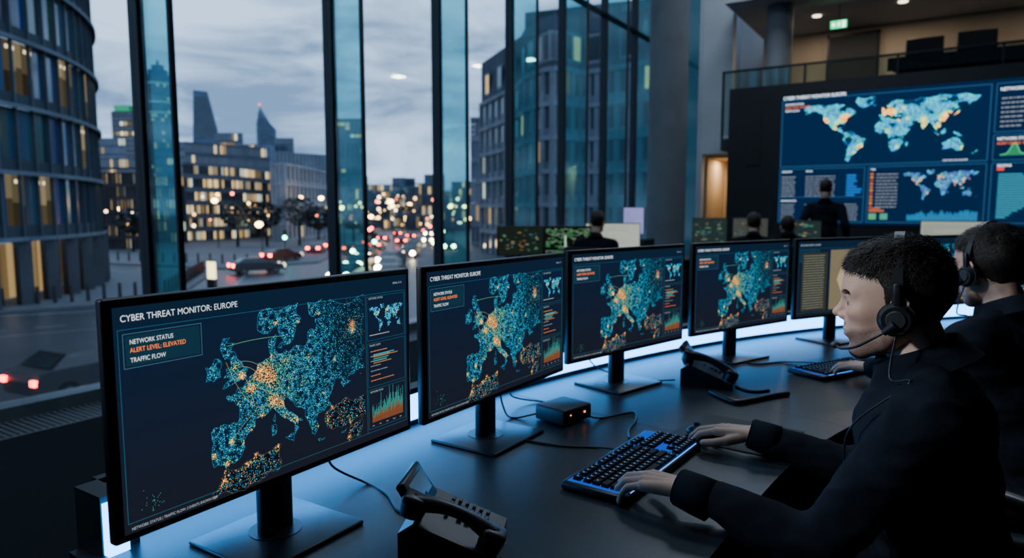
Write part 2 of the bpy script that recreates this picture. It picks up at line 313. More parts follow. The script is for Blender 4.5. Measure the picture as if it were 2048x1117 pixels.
WORLD=[
[(-168,66),(-156,71),(-125,70),(-95,72),(-82,69),(-94,60),(-82,55),(-79,52),(-76,62),(-65,59),(-56,52),(-65,47),(-70,43),(-75,39),(-76,35),(-81,31),(-80,26),(-83,30),(-90,30),(-97,27),(-97,21),(-91,18),(-87,21),(-88,16),(-83,14),(-83,9),(-78,9),(-81,7),(-86,12),(-95,16),(-105,20),(-109,25),(-113,31),(-117,33),(-123,38),(-124,46),(-130,54),(-140,60),(-152,59),(-163,55),(-157,59),(-165,62)],
[(-55,82),(-20,82),(-22,70),(-42,60),(-52,65),(-58,75)],
[(-78,8),(-72,12),(-60,9),(-50,1),(-35,-6),(-39,-15),(-41,-22),(-48,-26),(-54,-34),(-62,-39),(-66,-46),(-69,-53),(-74,-50),(-73,-38),(-71,-25),(-70,-18),(-77,-12),(-81,-5),(-78,1)],
[(-6,36),(10,37),(11,33),(20,31),(32,31),(37,22),(43,12),(51,12),(46,2),(40,-5),(40,-15),(35,-22),(32,-29),(25,-34),(18,-34),(14,-24),(12,-15),(13,-7),(9,0),(8,4),(-3,5),(-8,4),(-15,10),(-17,15),(-16,22),(-10,30)],
[(-9,37),(-9,43),(-1,44),(-4,48),(4,52),(9,57),(12,54),(20,55),(24,59),(22,65),(25,66),(18,61),(14,56),(6,58),(5,62),(15,69),(28,71),(42,67),(60,69),(75,72),(105,77),(140,73),(178,69),(170,60),(162,57),(157,51),(155,59),(140,59),(135,54),(141,48),(132,43),(128,38),(126,35),(125,40),(118,39),(122,32),(117,23),(108,21),(109,12),(105,9),(100,13),(103,2),(98,10),(94,17),(88,22),(80,14),(77,8),(73,18),(67,25),(57,26),(50,30),(56,25),(59,22),(52,16),(44,13),(38,22),(35,30),(36,36),(27,37),(28,41),(40,41),(33,46),(28,43),(23,37),(19,42),(13,45),(18,40),(16,38),(9,44),(3,42),(-1,37)],
[(-5,50),(1,51),(0,54),(-3,58),(-6,57),(-4,54)],[(131,33),(136,36),(141,42),(144,44),(141,38),(135,34)],
[(114,-22),(122,-17),(131,-12),(137,-12),(141,-12),(146,-19),(153,-27),(150,-37),(140,-38),(131,-32),(115,-34)],
[(95,5),(104,-2),(106,-6),(100,-1)],[(109,1),(117,7),(119,1),(115,-4),(110,-2)],[(132,-1),(141,-3),(150,-10),(140,-8)],[(44,-16),(50,-16),(47,-25),(44,-23)],[(167,-46),(174,-41),(178,-38),(173,-43)],[(-22,64),(-14,65),(-18,63)]]
WHOT=[(-74,41,1,6),(-85,40,.6,6),(-118,35,1,4),(-122,40,.6,4),(-97,31,.5,4),(-99,19,.7,4),(-46,-23,.8,5),(-58,-34,.6,3),(0,51,1,5),(8,49,1.2,6),(20,50,.5,6),(12,43,.7,4),(37,55,.7,3),(77,25,.7,6),(77,12,.6,4),(117,32,1,6),(114,24,.9,5),(139,36,1.1,4),(127,37,.8,3),(104,12,.7,5),(107,-7,.8,4),(151,-34,.7,4),(28,-26,.6,3),(8,7,.5,4),(31,30,.7,3),(45,33,.4,4)]
def worldmap(mb,x0,y0,wd,ht,z,n,dz,bright=1.,warm=1.,pal=0,edge=0):
    f=lambda lo,la:(x0+wd*(lo+170)/350,y0+ht*(la+56)/134)
    for i,poly in enumerate(WORLD):
        fp=frac(poly,2,.12,i); sp=[f(*p) for p in fp]
        if not(n>0 and pal==1): mb.add([(x,y,z) for x,y in sp],[tuple(range(len(sp)))],0,tuple(k*bright for k in((.002,.030,.085) if pal==0 else (.04,.08,.24))))
        if edge: lines(mb,sp,edge,z+.0004,0,(.02,.20,.40),True)
        if n<=0: continue
        lo=np.array([p[0] for p in poly]);la=np.array([p[1] for p in poly]); m=int(n*(lo.max()-lo.min())*(la.max()-la.min())/6000)+4
        P=np.stack([rng.uniform(lo.min(),lo.max(),m),rng.uniform(la.min(),la.max(),m)],1);P=P[inpoly(P,fp)]
        if len(P)==0: continue
        heat=np.zeros(len(P))
        for hx,hy,hw,hs in WHOT: heat+=hw*np.exp(-((P[:,0]-hx)**2+(P[:,1]-hy)**2)/(2*hs*hs))
        cl=np.array([noise.noise(Vector((p[0]*.05,p[1]*.07,2.))) for p in P]); k_=(cl+heat+rng.uniform(-.2,.4,len(P)))>-.05; P=P[k_];heat=heat[k_]
        cs=[]
        for h in heat:
            q=h*warm+random.gauss(0,.10)
            c=random.choice([(.01,.14,.90),(.02,.40,.95),(.01,.24,.85),(.05,.90,.70),(.08,.85,.40)]) if q<.33 else random.choice([(.45,1.1,.30),(.12,1.,.6),(1.2,1.1,.15)]) if q<.65 else random.choice([(1.8,.65,.1),(1.9,.28,.05),(1.9,1.4,.3)])
            b=random.uniform(.2,1.)**1.4*2.4*bright; cs.append((c[0]*b,c[1]*b,c[2]*b))
        dots(mb,[f(*p) for p in P],[dz*random.choice([.6,.9,1.3]) for _ in cs],z+.0006,cs)

# ------------------------------------------------------------------ monitors
M_scr,nt,o_=newmat('screen_backlit_panel')
N=nt.nodes;L=nt.links
tcn=N.new('ShaderNodeTexCoord'); sx=N.new('ShaderNodeSeparateXYZ'); L.new(tcn.outputs['Object'],sx.inputs[0])
mr=N.new('ShaderNodeMapRange'); mr.inputs['From Min'].default_value=-.17; mr.inputs['From Max'].default_value=.17; L.new(sx.outputs['Y'],mr.inputs['Value'])
rp=N.new('ShaderNodeValToRGB'); rp.color_ramp.elements[0].color=(.012,.014,.024,1); rp.color_ramp.elements[1].color=(.005,.016,.045,1); L.new(mr.outputs[0],rp.inputs[0])
em=N.new('ShaderNodeEmission'); em.inputs[1].default_value=1.; L.new(rp.outputs[0],em.inputs[0])
gl=N.new('ShaderNodeBsdfGlossy'); gl.inputs['Roughness'].default_value=.3; gl.inputs[0].default_value=(.012,.012,.015,1)
ad=N.new('ShaderNodeAddShader'); L.new(em.outputs[0],ad.inputs[0]); L.new(gl.outputs[0],ad.inputs[1]); L.new(ad.outputs[0],o_.inputs[0])
M_tw=emat('screen_text_white',1.3,(.85,.92,1.),False); M_to=emat('screen_text_orange',1.8,(1.,.20,.03),False); M_tg=emat('screen_text_dim',.7,(.6,.72,.8),False)

def ui():
    mb=MB(); r=random.Random(4); line=(.03,.17,.25); z=.0007
    X0,X1=-SW/2+.006,SW/2-.006
    outline(mb,X0,-SH/2+.016,X1,SH/2-.034,.0007,z,0,line)
    rect(mb,-SW/2,SH/2-.030,SW/2,SH/2,.0004,0,(.006,.018,.042))
    xs=(.80-.5)*SW
    lines(mb,[(xs,-SH/2+.016),(xs,SH/2-.034)],.0008,z,0,line)
    rect(mb,-SW/2+.016,SH/2-.090,-SW/2+.135,SH/2-.044,z,0,(.010,.035,.060))
    outline(mb,-SW/2+.013,SH/2-.093,-SW/2+.138,SH/2-.041,.0007,z+.0001,0,(.08,.24,.32))
    ys=[SH/2-.036,SH/2-.135,SH/2-.235,-SH/2+.02]
    for a,b in zip(ys[:-1],ys[1:]): outline(mb,xs+.004,b+.003,X1-.003,a-.003,.0006,z,0,line)
    worldmap(mb,xs+.010,ys[1]+.018,.103,.058,z,900,.0008,1.,.6)
    for k in range(3): dashes(mb,xs+.010,ys[1]+.013-k*.0,.06,.0025,z,0,(.4,.45,.5),r)
    for k,(wd,c) in enumerate([(.05,(.9,.3,.08)),(.06,(.3,.35,.4)),(.035,(.3,.35,.4)),(.03,(.3,.35,.4)),(.05,(.3,.35,.4)),(.03,(.9,.25,.06)),(.07,(.9,.25,.06))]):
        dashes(mb,xs+.012,ys[1]-.022-k*.0105,wd,.0024,z,0,c,r)
    for k in range(5):
        rect(mb,xs+.020,ys[1]-.030-k*.0045,xs+.020+r.uniform(.03,.085),ys[1]-.0278-k*.0045,z+.0001,0,[(.05,.45,.48),(.5,.2,.06),(.05,.4,.3)][k%3])
    bx=xs+.014;by=ys[3]+.016;n=62
    for k in range(n):
        x=bx+k*.00155; h=.012+.016*abs(noise.noise(Vector((k*.33,1.7,0))))*2+.012*r.random()+ .012*(k/n)
        rect(mb,x,by,x+.0010,by+h*.5,z,0,(.35,.10,.03)); rect(mb,x,by+h*.5,x+.0010,by+h*.7,z,0,(.26,.19,.08)); rect(mb,x,by+h*.7,x+.0010,by+h*(1+.5*r.random()),z,0,(.04,.36,.32))
    for k in range(5): dashes(mb,bx+k*.021,by-.008,.008,.0022,z,0,(.4,.4,.4),r)
    for k in range(4): lines(mb,[(bx,by+k*.013),(bx+.098,by+k*.013)],.0003,z,0,(.06,.12,.16))
    return mb
ui_me=ui().mesh('screen_interface',[M_glow]); eu_me=europe().mesh('screen_europe_map',[M_glow])
def hull_me():
    mb=MB(); W,H=.660,.372
    mb.rbox((0,0,-.012),(W,H,.020),.004,0)
    mb.rbox((0,-.01,-.034),(.46,.26,.030),.010,0)
    mb.rbox((0,-.065,-.062),(.085,.14,.03),.008,0)
    mb.rbox((0,-.170,-.065),(.072,.285,.026),.008,1)
    mb.cyl((0,-.313,-.065),(0,-.306,-.065),.05,.05,32,1)
    mb.rbox((0,-.311,-.055),(.245,.008,.215),.0035,1)
    mb.box(-SW/2-.003,SW/2+.003,-SH/2-.003,SH/2+.003,-.0025,-.0005,0)
    mb.box(-.02,.02,-.1785,-.1775,-.0015,.0005,1)
    return mb.mesh('housing',[M_plastic,M_standm])
hu_me=hull_me()
sb=MB(); rect(sb,-SW/2,-SH/2,SW/2,SH/2,.0002,0,(1,1,1)); sc_me=sb.mesh('screen_panel',[M_scr])
def frameM(x,y,z,th):
    wv=Vector((math.sin(th),math.cos(th),0));up=Vector((0,0,1));n=wv.cross(up)
    M=Matrix(((wv.x,up.x,n.x,x),(wv.y,up.y,n.y,y),(wv.z,up.z,n.z,z),(0,0,0,1))); return M
T_shared={}
def label(key,body,size,loc,parent,mat,sx=.8):
    if key not in T_shared:
        o=text('text_label',body,size,loc,parent,mat,sx); T_shared[key]=o.data
    else:
        o=bpy.data.objects.new('text_label',T_shared[key]); COL.objects.link(o); o.parent=parent; o.location=loc; o.scale=(sx,1,1)
DZ=.75
def monitor(xl,yl,deg,kind=0,W=.665):
    th=math.radians(deg); x=xl+math.sin(th)*W/2; y=yl+math.cos(th)*W/2
    e=empty('computer_monitor',frameM(x,y,DZ+.315,th))
    obj('housing',hu_me,parent=e); obj('screen',sc_me,parent=e)
    obj('interface',ui_me,parent=e)
    if kind==0:
        obj('europe_map',eu_me,parent=e)
        t=.0018
        label('a','CYBER THREAT MONITOR: EUROPE',.0142,(-SW/2+.010,SH/2-.022,t),e,M_tw,.86)
        label('b','NETWORK STATUS',.0102,(-SW/2+.022,SH/2-.057,t),e,M_tw,.76)
        label('c','ALERT LEVEL: ELEVATED',.0102,(-SW/2+.022,SH/2-.0695,t),e,M_to,.80)
        label('d','TRAFFIC FLOW',.0102,(-SW/2+.022,SH/2-.0845,t),e,M_tw,.78)
        xs=(.80-.5)*SW
        label('e','NETWORK STATUS',.0060,(xs+.008,SH/2-.045,t),e,M_tg)
        label('f','TRAFFIC FLOW',.0060,(xs+.008,SH/2-.145,t),e,M_tg)
        label('g','NETWORK FLOW',.0060,(xs+.008,SH/2-.245,t),e,M_tg)
        label('h','009:06, 21:13',.0065,(SW/2-.045,SH/2-.018,t),e,M_tg)
        label('i','NETWORK STATUS | TRAFFIC FLOW: 2 EVENTS SHOWN 0097',.0065,(-SW/2+.010,-SH/2+.005,t),e,M_tg)
    else:
        mb=MB(); r=random.Random(9)
        rect(mb,-.29,-.15,-.12,.12,.0009,0,(.035,.04,.035))
        for k in range(22): dashes(mb,-.28,.105-k*.0115,.14,.004,.0012,0,(.30,.30,.22),r)
        rect(mb,-.10,-.15,.17,.13,.0009,0,(.22,.18,.11))
        sp=[(-.05+.2*a,-.12+.22*b) for a,b in [(0,.5),(.2,.9),(.5,1),(.9,.8),(1,.4),(.7,.1),(.3,0)]]; fp=frac(sp,3,.2,5)
        mb.add([(x_,y_,.0012) for x_,y_ in fp],[tuple(range(len(fp)))],0,(.55,.43,.26))
        obj('report_page',mb.mesh('report_page',[M_glow]),parent=e)
        label('j','NETWORK EVENTS: EUROPE',.013,(-SW/2+.01,SH/2-.022,.0018),e,M_tg)
    return e
monitor(-1.018,.500,.4,0,.662); monitor(-1.003,1.178,1.2,0,.69); monitor(-1.015,1.932,14.6,0,.655); monitor(-.835,2.62,21.8)
monitor(-.575,3.28,30.,1); monitor(-.20,3.93,36.); monitor(.24,4.52,42.)

# ------------------------------------------------------------------ desk
PL=[(-1.085,.56),(-1.055,1.21),(-1.006,1.90),(-.85,2.56),(-.60,3.23),(-.26,3.84),(.14,4.4),(.60,4.93),(1.1,5.4)]
def norms(P):
    out=[]
    for i in range(len(P)):
        a=Vector(P[max(i-1,0)]);b=Vector(P[min(i+1,len(P)-1)]);d=(b-a).normalized(); out.append(Vector((d.y,-d.x)))
    out[0]=Vector((.998,-.06)); return out
def fine(P,n=6):
    out=[]
    for i in range(len(P)-1):
        p0=Vector(P[max(i-1,0)]);p1=Vector(P[i]);p2=Vector(P[i+1]);p3=Vector(P[min(i+2,len(P)-1)])
        for k in range(n):
            t=k/n; out.append(tuple(.5*((2*p1)+(p2-p0)*t+(2*p0-5*p1+4*p2-p3)*t*t+(3*p1-p0-3*p2+p3)*t**3)))
    out.append(P[-1]); return out
PF=fine(PL); NF=norms(PF)
def strip(mb,o0,o1,z0,z1,mat,i0=0,i1=None,col=(1,1,1)):
    i1=i1 or len(PF); R=[]
    for i in range(i0,i1):
        p=Vector(PF[i]);n=NF[i]; a=p+n*o0;b=p+n*o1
        R.append([(a.x,a.y,z0),(b.x,b.y,z0),(b.x,b.y,z1),(a.x,a.y,z1)])
    vs=[q for r_ in R for q in r_]; fs=[]
    for i in range(len(R)-1):
        for k in range(4): fs.append((i*4+k,i*4+(k+1)%4,(i+1)*4+(k+1)%4,(i+1)*4+k))
    fs+=[(3,2,1,0),tuple((len(R)-1)*4+k for k in range(4))]
    mb.add(vs,fs,mat,col)
M_led=emat('led_strip_diffuser',10.5,(.050,.36,1.0))
mb=MB()
strip(mb,-.255,.72,.72,.75,0)
strip(mb,.50,.66,.68,.72,1)
strip(mb,-.30,-.262,.10,.862,1,1)
strip(mb,-.262,-.250,.845,.862,1,1)
strip(mb,-.16,-.13,.08,.70,1)
mb.box(-1.36,-1.268,.60,.668,.05,.862,1)
for i in (0,12,24,36,47):
    p=Vector(PF[i]);n=NF[i];t=Vector((-n.y,n.x))
    a=p+n*(-.24)+t*.03; b=p+n*.62+t*.03; t2=t*.04
    vs=[(a.x,a.y,0),(b.x,b.y,0),((b+t2).x,(b+t2).y,0),((a+t2).x,(a+t2).y,0)]; vs+=[(x,y,.72) for x,y,_ in vs]
    mb.add(vs,[(3,2,1,0),(4,5,6,7),(0,1,5,4),(1,2,6,5),(2,3,7,6),(3,0,4,7)],1)
for i in (12,16,26):
    p=Vector(PF[i]);n=NF[i];t=Vector((-n.y,n.x)); a=p-n*.24;b=p+n*.718;t2=t*.004
    mb.add([(a.x,a.y,.7504),(b.x,b.y,.7504),((b+t2).x,(b+t2).y,.7504),((a+t2).x,(a+t2).y,.7504)],[(0,1,2,3)],1)
desk=obj('curved_control_desk',mb.mesh('curved_control_desk',[M_desk,M_deskedge]))
mb=MB(); strip(mb,-.261,-.257,.765,.843,0,1); mb.box(-1.267,-1.250,.602,.64,.752,.850,0)
led=obj('led_light_strip',mb.mesh('led_light_strip',[M_led]))

# ------------------------------------------------------------------ keyboards, mice, phones, etc
M_keyglow=emat('keyboard_backlight',.7,(.01,.13,1.0),True)
M_keyleg=emat('key_legend_glow',1.0,(.15,.45,1.),False); M_keybar=emat('keyboard_light_bar',3.5,(.03,.28,1.),True)
M_key=pmat('keycap_plastic',(.008,.009,.011),rough=.6,var=.2,scale=60,spec=.2)
def keyboard(x,y,ang,L_=.45,Dp=.165):
    M=Matrix.Translation((x,y,DZ+.001))@Matrix.Rotation(ang,4,'Z')
    mb=MB(); 
    mb.rbox((0,0,.010),(L_,Dp,.018),.005,0)
    mb.box(-L_/2+.012,L_/2-.012,-Dp/2+.012,Dp/2-.010,.0186,.0196,1)
    y0=-Dp/2+.021
    def key(cx,cy,wd,dp=.0185):
        a=[(cx-wd/2,cy-dp/2,.0195),(cx+wd/2,cy-dp/2,.0195),(cx+wd/2,cy+dp/2,.0195),(cx-wd/2,cy+dp/2,.0195)]
        q=.0022; b=[(cx-wd/2+q,cy-dp/2+q,.0275),(cx+wd/2-q,cy-dp/2+q,.0275),(cx+wd/2-q,cy+dp/2-q*.6,.0275),(cx-wd/2+q,cy+dp/2-q*.6,.0275)]
        mb.add(a+b,[(4,5,6,7),(0,1,5,4),(1,2,6,5),(2,3,7,6),(3,0,4,7)],2)
        if wd<.03: mb.box(cx-.0018,cx+.0010,cy-.001,cy+.0030,.0275,.0277,3)
    X=-L_/2+.022
    rows=[[1.4,1.2,1.4,6.2,1.2,1.2,1.4,1.3],[2.2]+[1]*10+[2.6],[1.8]+[1]*11+[2.2],[1.5]+[1]*12+[1.5],[1]*13+[2.],[1,0]+[1]*4+[0]+[1]*4+[.0]+[1]*4]
    u=.0187
    for ri,row in enumerate(rows):
        cx=X; yy=y0+ri*.0225 if ri<5 else y0+5*.0225+.004
        tot=sum([q if q>0 else .4 for q in row])
        for wv in row:
            wd=(wv if wv>0 else .4)*u*(15.0/tot)
            if wv>0: key(cx+wd/2,yy,wd-.0016)
            cx+=wd
        if ri!=2:
            for k in range(3):
                if not(ri==1 and k!=1): key(X+15.6*u+k*u+u/2,yy,u-.0016)
        if ri<5:
            for k in range(4): key(X+19.0*u+k*u*.92,yy,u*.92-.0016)
    mb.box(-L_/2+.03,L_/2-.03,-Dp/2+.0055,-Dp/2+.0075,.0187,.0197,4)
    me=mb.mesh('keyboard',[M_plastic,M_keyglow,M_key,M_keyleg,M_keybar])
    return obj('computer_keyboard',me,M)
keyboard(-.615,1.535,math.radians(87)) 
keyboard(-.325,2.93,math.radians(63))
def mouse(x,y,ang):
    M=Matrix.Translation((x,y,DZ+.002))@Matrix.Rotation(ang,4,'Z')
    mb=MB(); mb.ell((0,0,.012),(.056,.031,.024)); mb.rbox((0,0,.006),(.10,.056,.010),.004,0); mb.cyl((.026,-.004,.034),(.026,.004,.034),.008,.008,14,1)
    return obj('computer_mouse',mb.mesh('mouse',[M_plastic,M_plastic2]),M)
mouse(-.535,1.835,math.pi)
mb=MB(); mb.rbox((0,0,.0015),(.30,.27,.002),.0008,0)
obj('mouse_pad',mb.mesh('mouse_pad',[pmat('mouse_pad_fabric',(.010,.011,.013),rough=.6,var=.3,scale=80,bump=.2,bscale=600)]),Matrix.Translation((-.475,1.92,DZ))@Matrix.Rotation(math.radians(-4),4,'Z'))
M_lcd=pmat('phone_lcd',(.10,.14,.15),rough=.2,var=.1,scale=10,em=(.2,.3,.32),es=.10)
def phone(x,y,ang,sc=1.):
    M=Matrix.Translation((x,y,DZ))@Matrix.Rotation(ang,4,'Z')@Matrix.Scale(sc,4)
    mb=MB()
    prof=[(-.105,0),(.085,0),(.085,.065),(.055,.085),(-.105,.022)]
    vs=[(-.09,a,b) for a,b in prof]+[(.09,a,b) for a,b in prof]; n=len(prof)
    mb.add(vs,[tuple(range(n-1,-1,-1)),tuple(range(n,2*n))]+[(i,(i+1)%n,n+(i+1)%n,n+i) for i in range(n)],0)
    sl=math.atan2(.063,.16); T=Matrix.Translation((0,-.025,.055))@Matrix.Rotation(sl,4,'X')
    T2=Matrix.Translation((.015,.072,.108))@Matrix.Rotation(math.radians(58),4,'X')
    mb.rbox((0,0,0),(.130,.085,.020),.006,0,M=T2); mb.cbox((0,.004,.0105),(.095,.045,.002),2,M=T2)
    mb.cyl((.01,.06,.06),(.01,.075,.095),.026,.026,10,0)
    for i in range(3):
        for j in range(4): mb.rbox((-.002+i*.021,-.045+j*.017,.004),(.016,.011,.006),.002,1,M=T)
    for j in range(5): mb.rbox((.070,-.045+j*.016,.004),(.016,.008,.005),.002,1,M=T)
    for i in range(4): mb.rbox((-.005+i*.024,.034,.004),(.017,.008,.005),.002,1,M=T)
    H=Matrix.Translation((-.060,-.018,.080))@Matrix.Rotation(sl,4,'X')
    pts=[];rs=[]
    for k in range(15):
        t=k/14; yy=-.088+.176*t; pts.append((0,yy,.018*math.sin(math.pi*t)+.004)); rs.append(.0155+.003*math.cos(2*math.pi*t))
    mb.tube(pts,rs,14,0,M=H)
    for yy in(-.084,.084):
        mb.cyl((0,yy,.008),(0,yy*.97,-.020),.027,.024,22,0,M=H)
        mb.rbox((0,yy,.012),(.048,.048,.020),.009,0,M=H)
    c=[];nC=420
    for k in range(nC):
        t=k/(nC-1); by=-.112-.12*t
        bx=-.062-.05*math.sin(t*3.0); a=t*2*math.pi*32
        c.append((bx+.0065*math.cos(a),by,.0095+.0065*math.sin(a)))
    mb.tube(c,.0016,5,0)
    return obj('desk_telephone',mb.mesh('desk_telephone',[M_plastic,M_plastic2,M_lcd]),M)
phone(-.760,.975,math.radians(116),.92); phone(-.72,2.45,math.radians(100),.95)
mb=MB(); mb.rbox((0,0,.025),(.115,.13,.046),.006,0)
for k in range(3): mb.cbox((.0585,-.03+k*.03,.02),(.001,.012,.006),0)
mb.cbox((.0582,.03,.028),(.0012,.006,.005),1); mb.cbox((.0582,-.035,.030),(.0012,.004,.003),1)
obj('network_switch_box',mb.mesh('network_switch_box',[M_plastic2,emat('led_orange',5,(1,.25,.04))]),Matrix.Translation((-.955,1.785,DZ))@Matrix.Rotation(math.radians(-12),4,'Z'))
def fine3(P,n=8):
    P=[Vector(p) for p in P];out=[]
    for i in range(len(P)-1):
        p0=P[max(i-1,0)];p1=P[i];p2=P[i+1];p3=P[min(i+2,len(P)-1)]
        for k in range(n):
            t=k/n; out.append(.5*((2*p1)+(p2-p0)*t+(2*p0-5*p1+4*p2-p3)*t*t+(3*p1-p0-3*p2+p3)*t**3))
    out.append(P[-1]); return out
def cable(name,pts,r=.0028):
    P=fine3(pts,8); mb=MB(); mb.tube(P,r,8,0); return obj(name,mb.mesh(name,[M_plastic]))
zc=DZ+.003
cable('monitor_cable',[(-1.09,.98,.90),(-1.16,1.05,.80),(-1.10,1.10,zc),(-1.02,1.08,zc),(-.94,1.03,zc),(-.90,1.04,zc),(-.84,1.01,zc)])
cable('monitor_cable',[(-1.08,1.62,.88),(-1.12,1.70,.79),(-1.09,1.70,zc),(-1.03,1.74,zc+.01),(-1.0,1.77,.77)])
cable('monitor_cable',[(-1.09,1.70,.86),(-1.16,1.82,.78),(-1.10,1.90,zc),(-1.03,1.88,zc+.01),(-1.0,1.84,.77)])
cable('keyboard_cable',[(-.90,1.80,.772),(-.86,1.84,zc),(-.80,1.95,zc),(-.76,1.88,zc),(-.74,1.78,zc),(-.705,1.70,zc+.006)])
cable('keyboard_cable',[(-1.12,1.60,zc),(-1.0,1.55,zc),(-.85,1.56,zc),(-.76,1.60,zc),(-.702,1.60,zc+.006)])
cable('monitor_cable',[(-1.12,2.25,.86),(-1.1,2.33,.78),(-1.0,2.38,zc),(-.9,2.36,zc),(-.82,2.40,zc+.004)])
cable('phone_cable',[(-.66,2.30,zc+.006),(-.56,2.22,zc+.006),(-.52,2.26,zc+.006),(-.47,2.36,zc+.006),(-.43,2.42,zc+.006)],.009)
cable('keyboard_cable',[(-.80,2.95,zc),(-.65,2.85,zc),(-.55,2.95,zc),(-.42,2.98,zc+.006)])

# ------------------------------------------------------------------ people
def smin(a,b,k):
    k=max(k,1e-5); h=np.clip(.5+.5*(b-a)/k,0,1); return b*(1-h)+a*h-k*h*(1-h)
def ssub(a,b,k): return -smin(-a,b,k)
def s_ell(P,c,r):
    q=(P-np.array(c)); r=np.array(r); k0=np.linalg.norm(q/r,axis=1); k1=np.linalg.norm(q/(r*r),axis=1)+1e-9; return k0*(k0-1)/k1
def s_cap(P,a,b,ra,rb):
    a=np.array(a);b=np.array(b);ab=b-a; t=np.clip(((P-a)@ab)/(ab@ab),0,1); return np.linalg.norm(P-(a+t[:,None]*ab),axis=1)-(ra+(rb-ra)*t)
HADD=[('e',(-.006,0,.035),(.096,.075,.084),0),('e',(.050,0,.040),(.042,.058,.048),.03),('e',(.034,0,-.025),(.052,.059,.080),.035),
('e',(.046,0,-.040),(.042,.047,.050),.02),
('c',(.004,.051,-.048),(.018,.047,-.072),(.012,.011),.025),('c',(.018,.046,-.074),(.062,.014,-.097),(.011,.014),.026),('e',(.069,0,-.099),(.018,.021,.017),.018),
('e',(-.015,0,-.045),(.050,.047,.055),.03),('e',(.060,.043,-.016),(.018,.016,.013),.026),('c',(.083,.010,.024),(.070,.046,.026),(.009,.006),.018)]
def head_sdf(P):
    Q=P.copy(); Q[:,1]=np.abs(Q[:,1]); d=None
    for h in HADD:
        v=s_ell(Q,h[1],h[2]) if h[0]=='e' else s_cap(Q,h[1],h[2],*h[3]); k=h[-1]
        d=v if d is None else smin(d,v,k)
    d=ssub(d,s_ell(Q,(.102,.032,.001),(.019,.015,.012)),.010)
    d=ssub(d,s_ell(Q,(.090,.056,-.050),(.014,.012,.018)),.020)
    d=smin(d,s_ell(Q,(.076,0,.002),(.016,.013,.030)),.010)
    d=smin(d,s_cap(Q,(.083,0,.020),(.105,0,-.017),.0060,.0086),.012)
    d=smin(d,s_ell(Q,(.1080,0,-.022),(.0100,.0095,.0083)),.008)
    d=smin(d,s_ell(Q,(.095,.0120,-.027),(.011,.0068,.0075)),.006)
    d=smin(d,s_ell(Q,(.080,0,-.054),(.014,.027,.022)),.016)
    d=smin(d,s_ell(Q,(.0910,0,-.0535),(.0062,.0220,.0044)),.005)
    d=smin(d,s_ell(Q,(.0895,0,-.0640),(.0066,.0190,.0050)),.005)
    d=ssub(d,s_ell(Q,(.0985,0,-.0588),(.0085,.025,.0010)),.002)
    d=ssub(d,s_ell(Q,(.0960,0,-.079),(.0080,.018,.005)),.008)
    d=smin(d,s_ell(Q,(.0735,.0315,.001),(.0150,.0160,.0128)),.004)
    d=ssub(d,s_ell(Q,(.0905,.0325,.0000),(.0125,.0138,.0040)),.0008)
    return d
def remeshed(mb,name,vox,smooth,mats,fmat=None,wr=0.,col=None,fac=.5):
    me=bpy.data.meshes.new(name+'_src'); me.from_pydata(mb.v,[],mb.f)
    bm=bmesh.new(); bm.from_mesh(me)
    bmesh.ops.recalc_face_normals(bm,faces=bm.faces); bm.to_mesh(me); bm.free()
    o=bpy.data.objects.new('tmp',me); COL.objects.link(o)
    r=o.modifiers.new('r','REMESH'); r.mode='VOXEL'; r.voxel_size=vox
    if smooth: sm=o.modifiers.new('s','SMOOTH'); sm.iterations=smooth; sm.factor=fac
    dg=bpy.context.evaluated_depsgraph_get(); dg.update()
    m2=bpy.data.meshes.new_from_object(o.evaluated_get(dg)); m2.name=name
    bpy.data.objects.remove(o); bpy.data.meshes.remove(me)
    if wr:
        m2.update(); no=[v.normal.copy() for v in m2.vertices]
        for v,n in zip(m2.vertices,no):
            p=v.co; a=noise.noise(Vector((p.x*9,p.y*9,p.z*16)))*.6+(1-abs(noise.noise(Vector((p.x*16,p.y*16,p.z*24)))*2.2))*.45+noise.noise(Vector((p.x*40,p.y*40,p.z*30)))*.18
            v.co=p+n*(a*wr)
    m2.materials.clear()
    for m in mats: m2.materials.append(m)
    idx=[0]*len(m2.polygons)
    if fmat: idx=[fmat(p.center) for p in m2.polygons]
    m2.polygons.foreach_set('material_index',idx); m2.polygons.foreach_set('use_smooth',[True]*len(m2.polygons))
    at=m2.color_attributes.new('Col','FLOAT_COLOR','POINT'); c=col or (.50,.31,.225)
    at.data.foreach_set('color',np.tile(np.array([*c,1.]),len(m2.vertices)))
    return m2
def hgrad(P,h=.0005):
    g=np.stack([head_sdf(P+np.array(v)*h)-head_sdf(P-np.array(v)*h) for v in((1.,0,0),(0,1.,0),(0,0,1.))],1)/(2*h)
    return g/(np.linalg.norm(g,axis=1)[:,None]+1e-9)
HCACHE={}
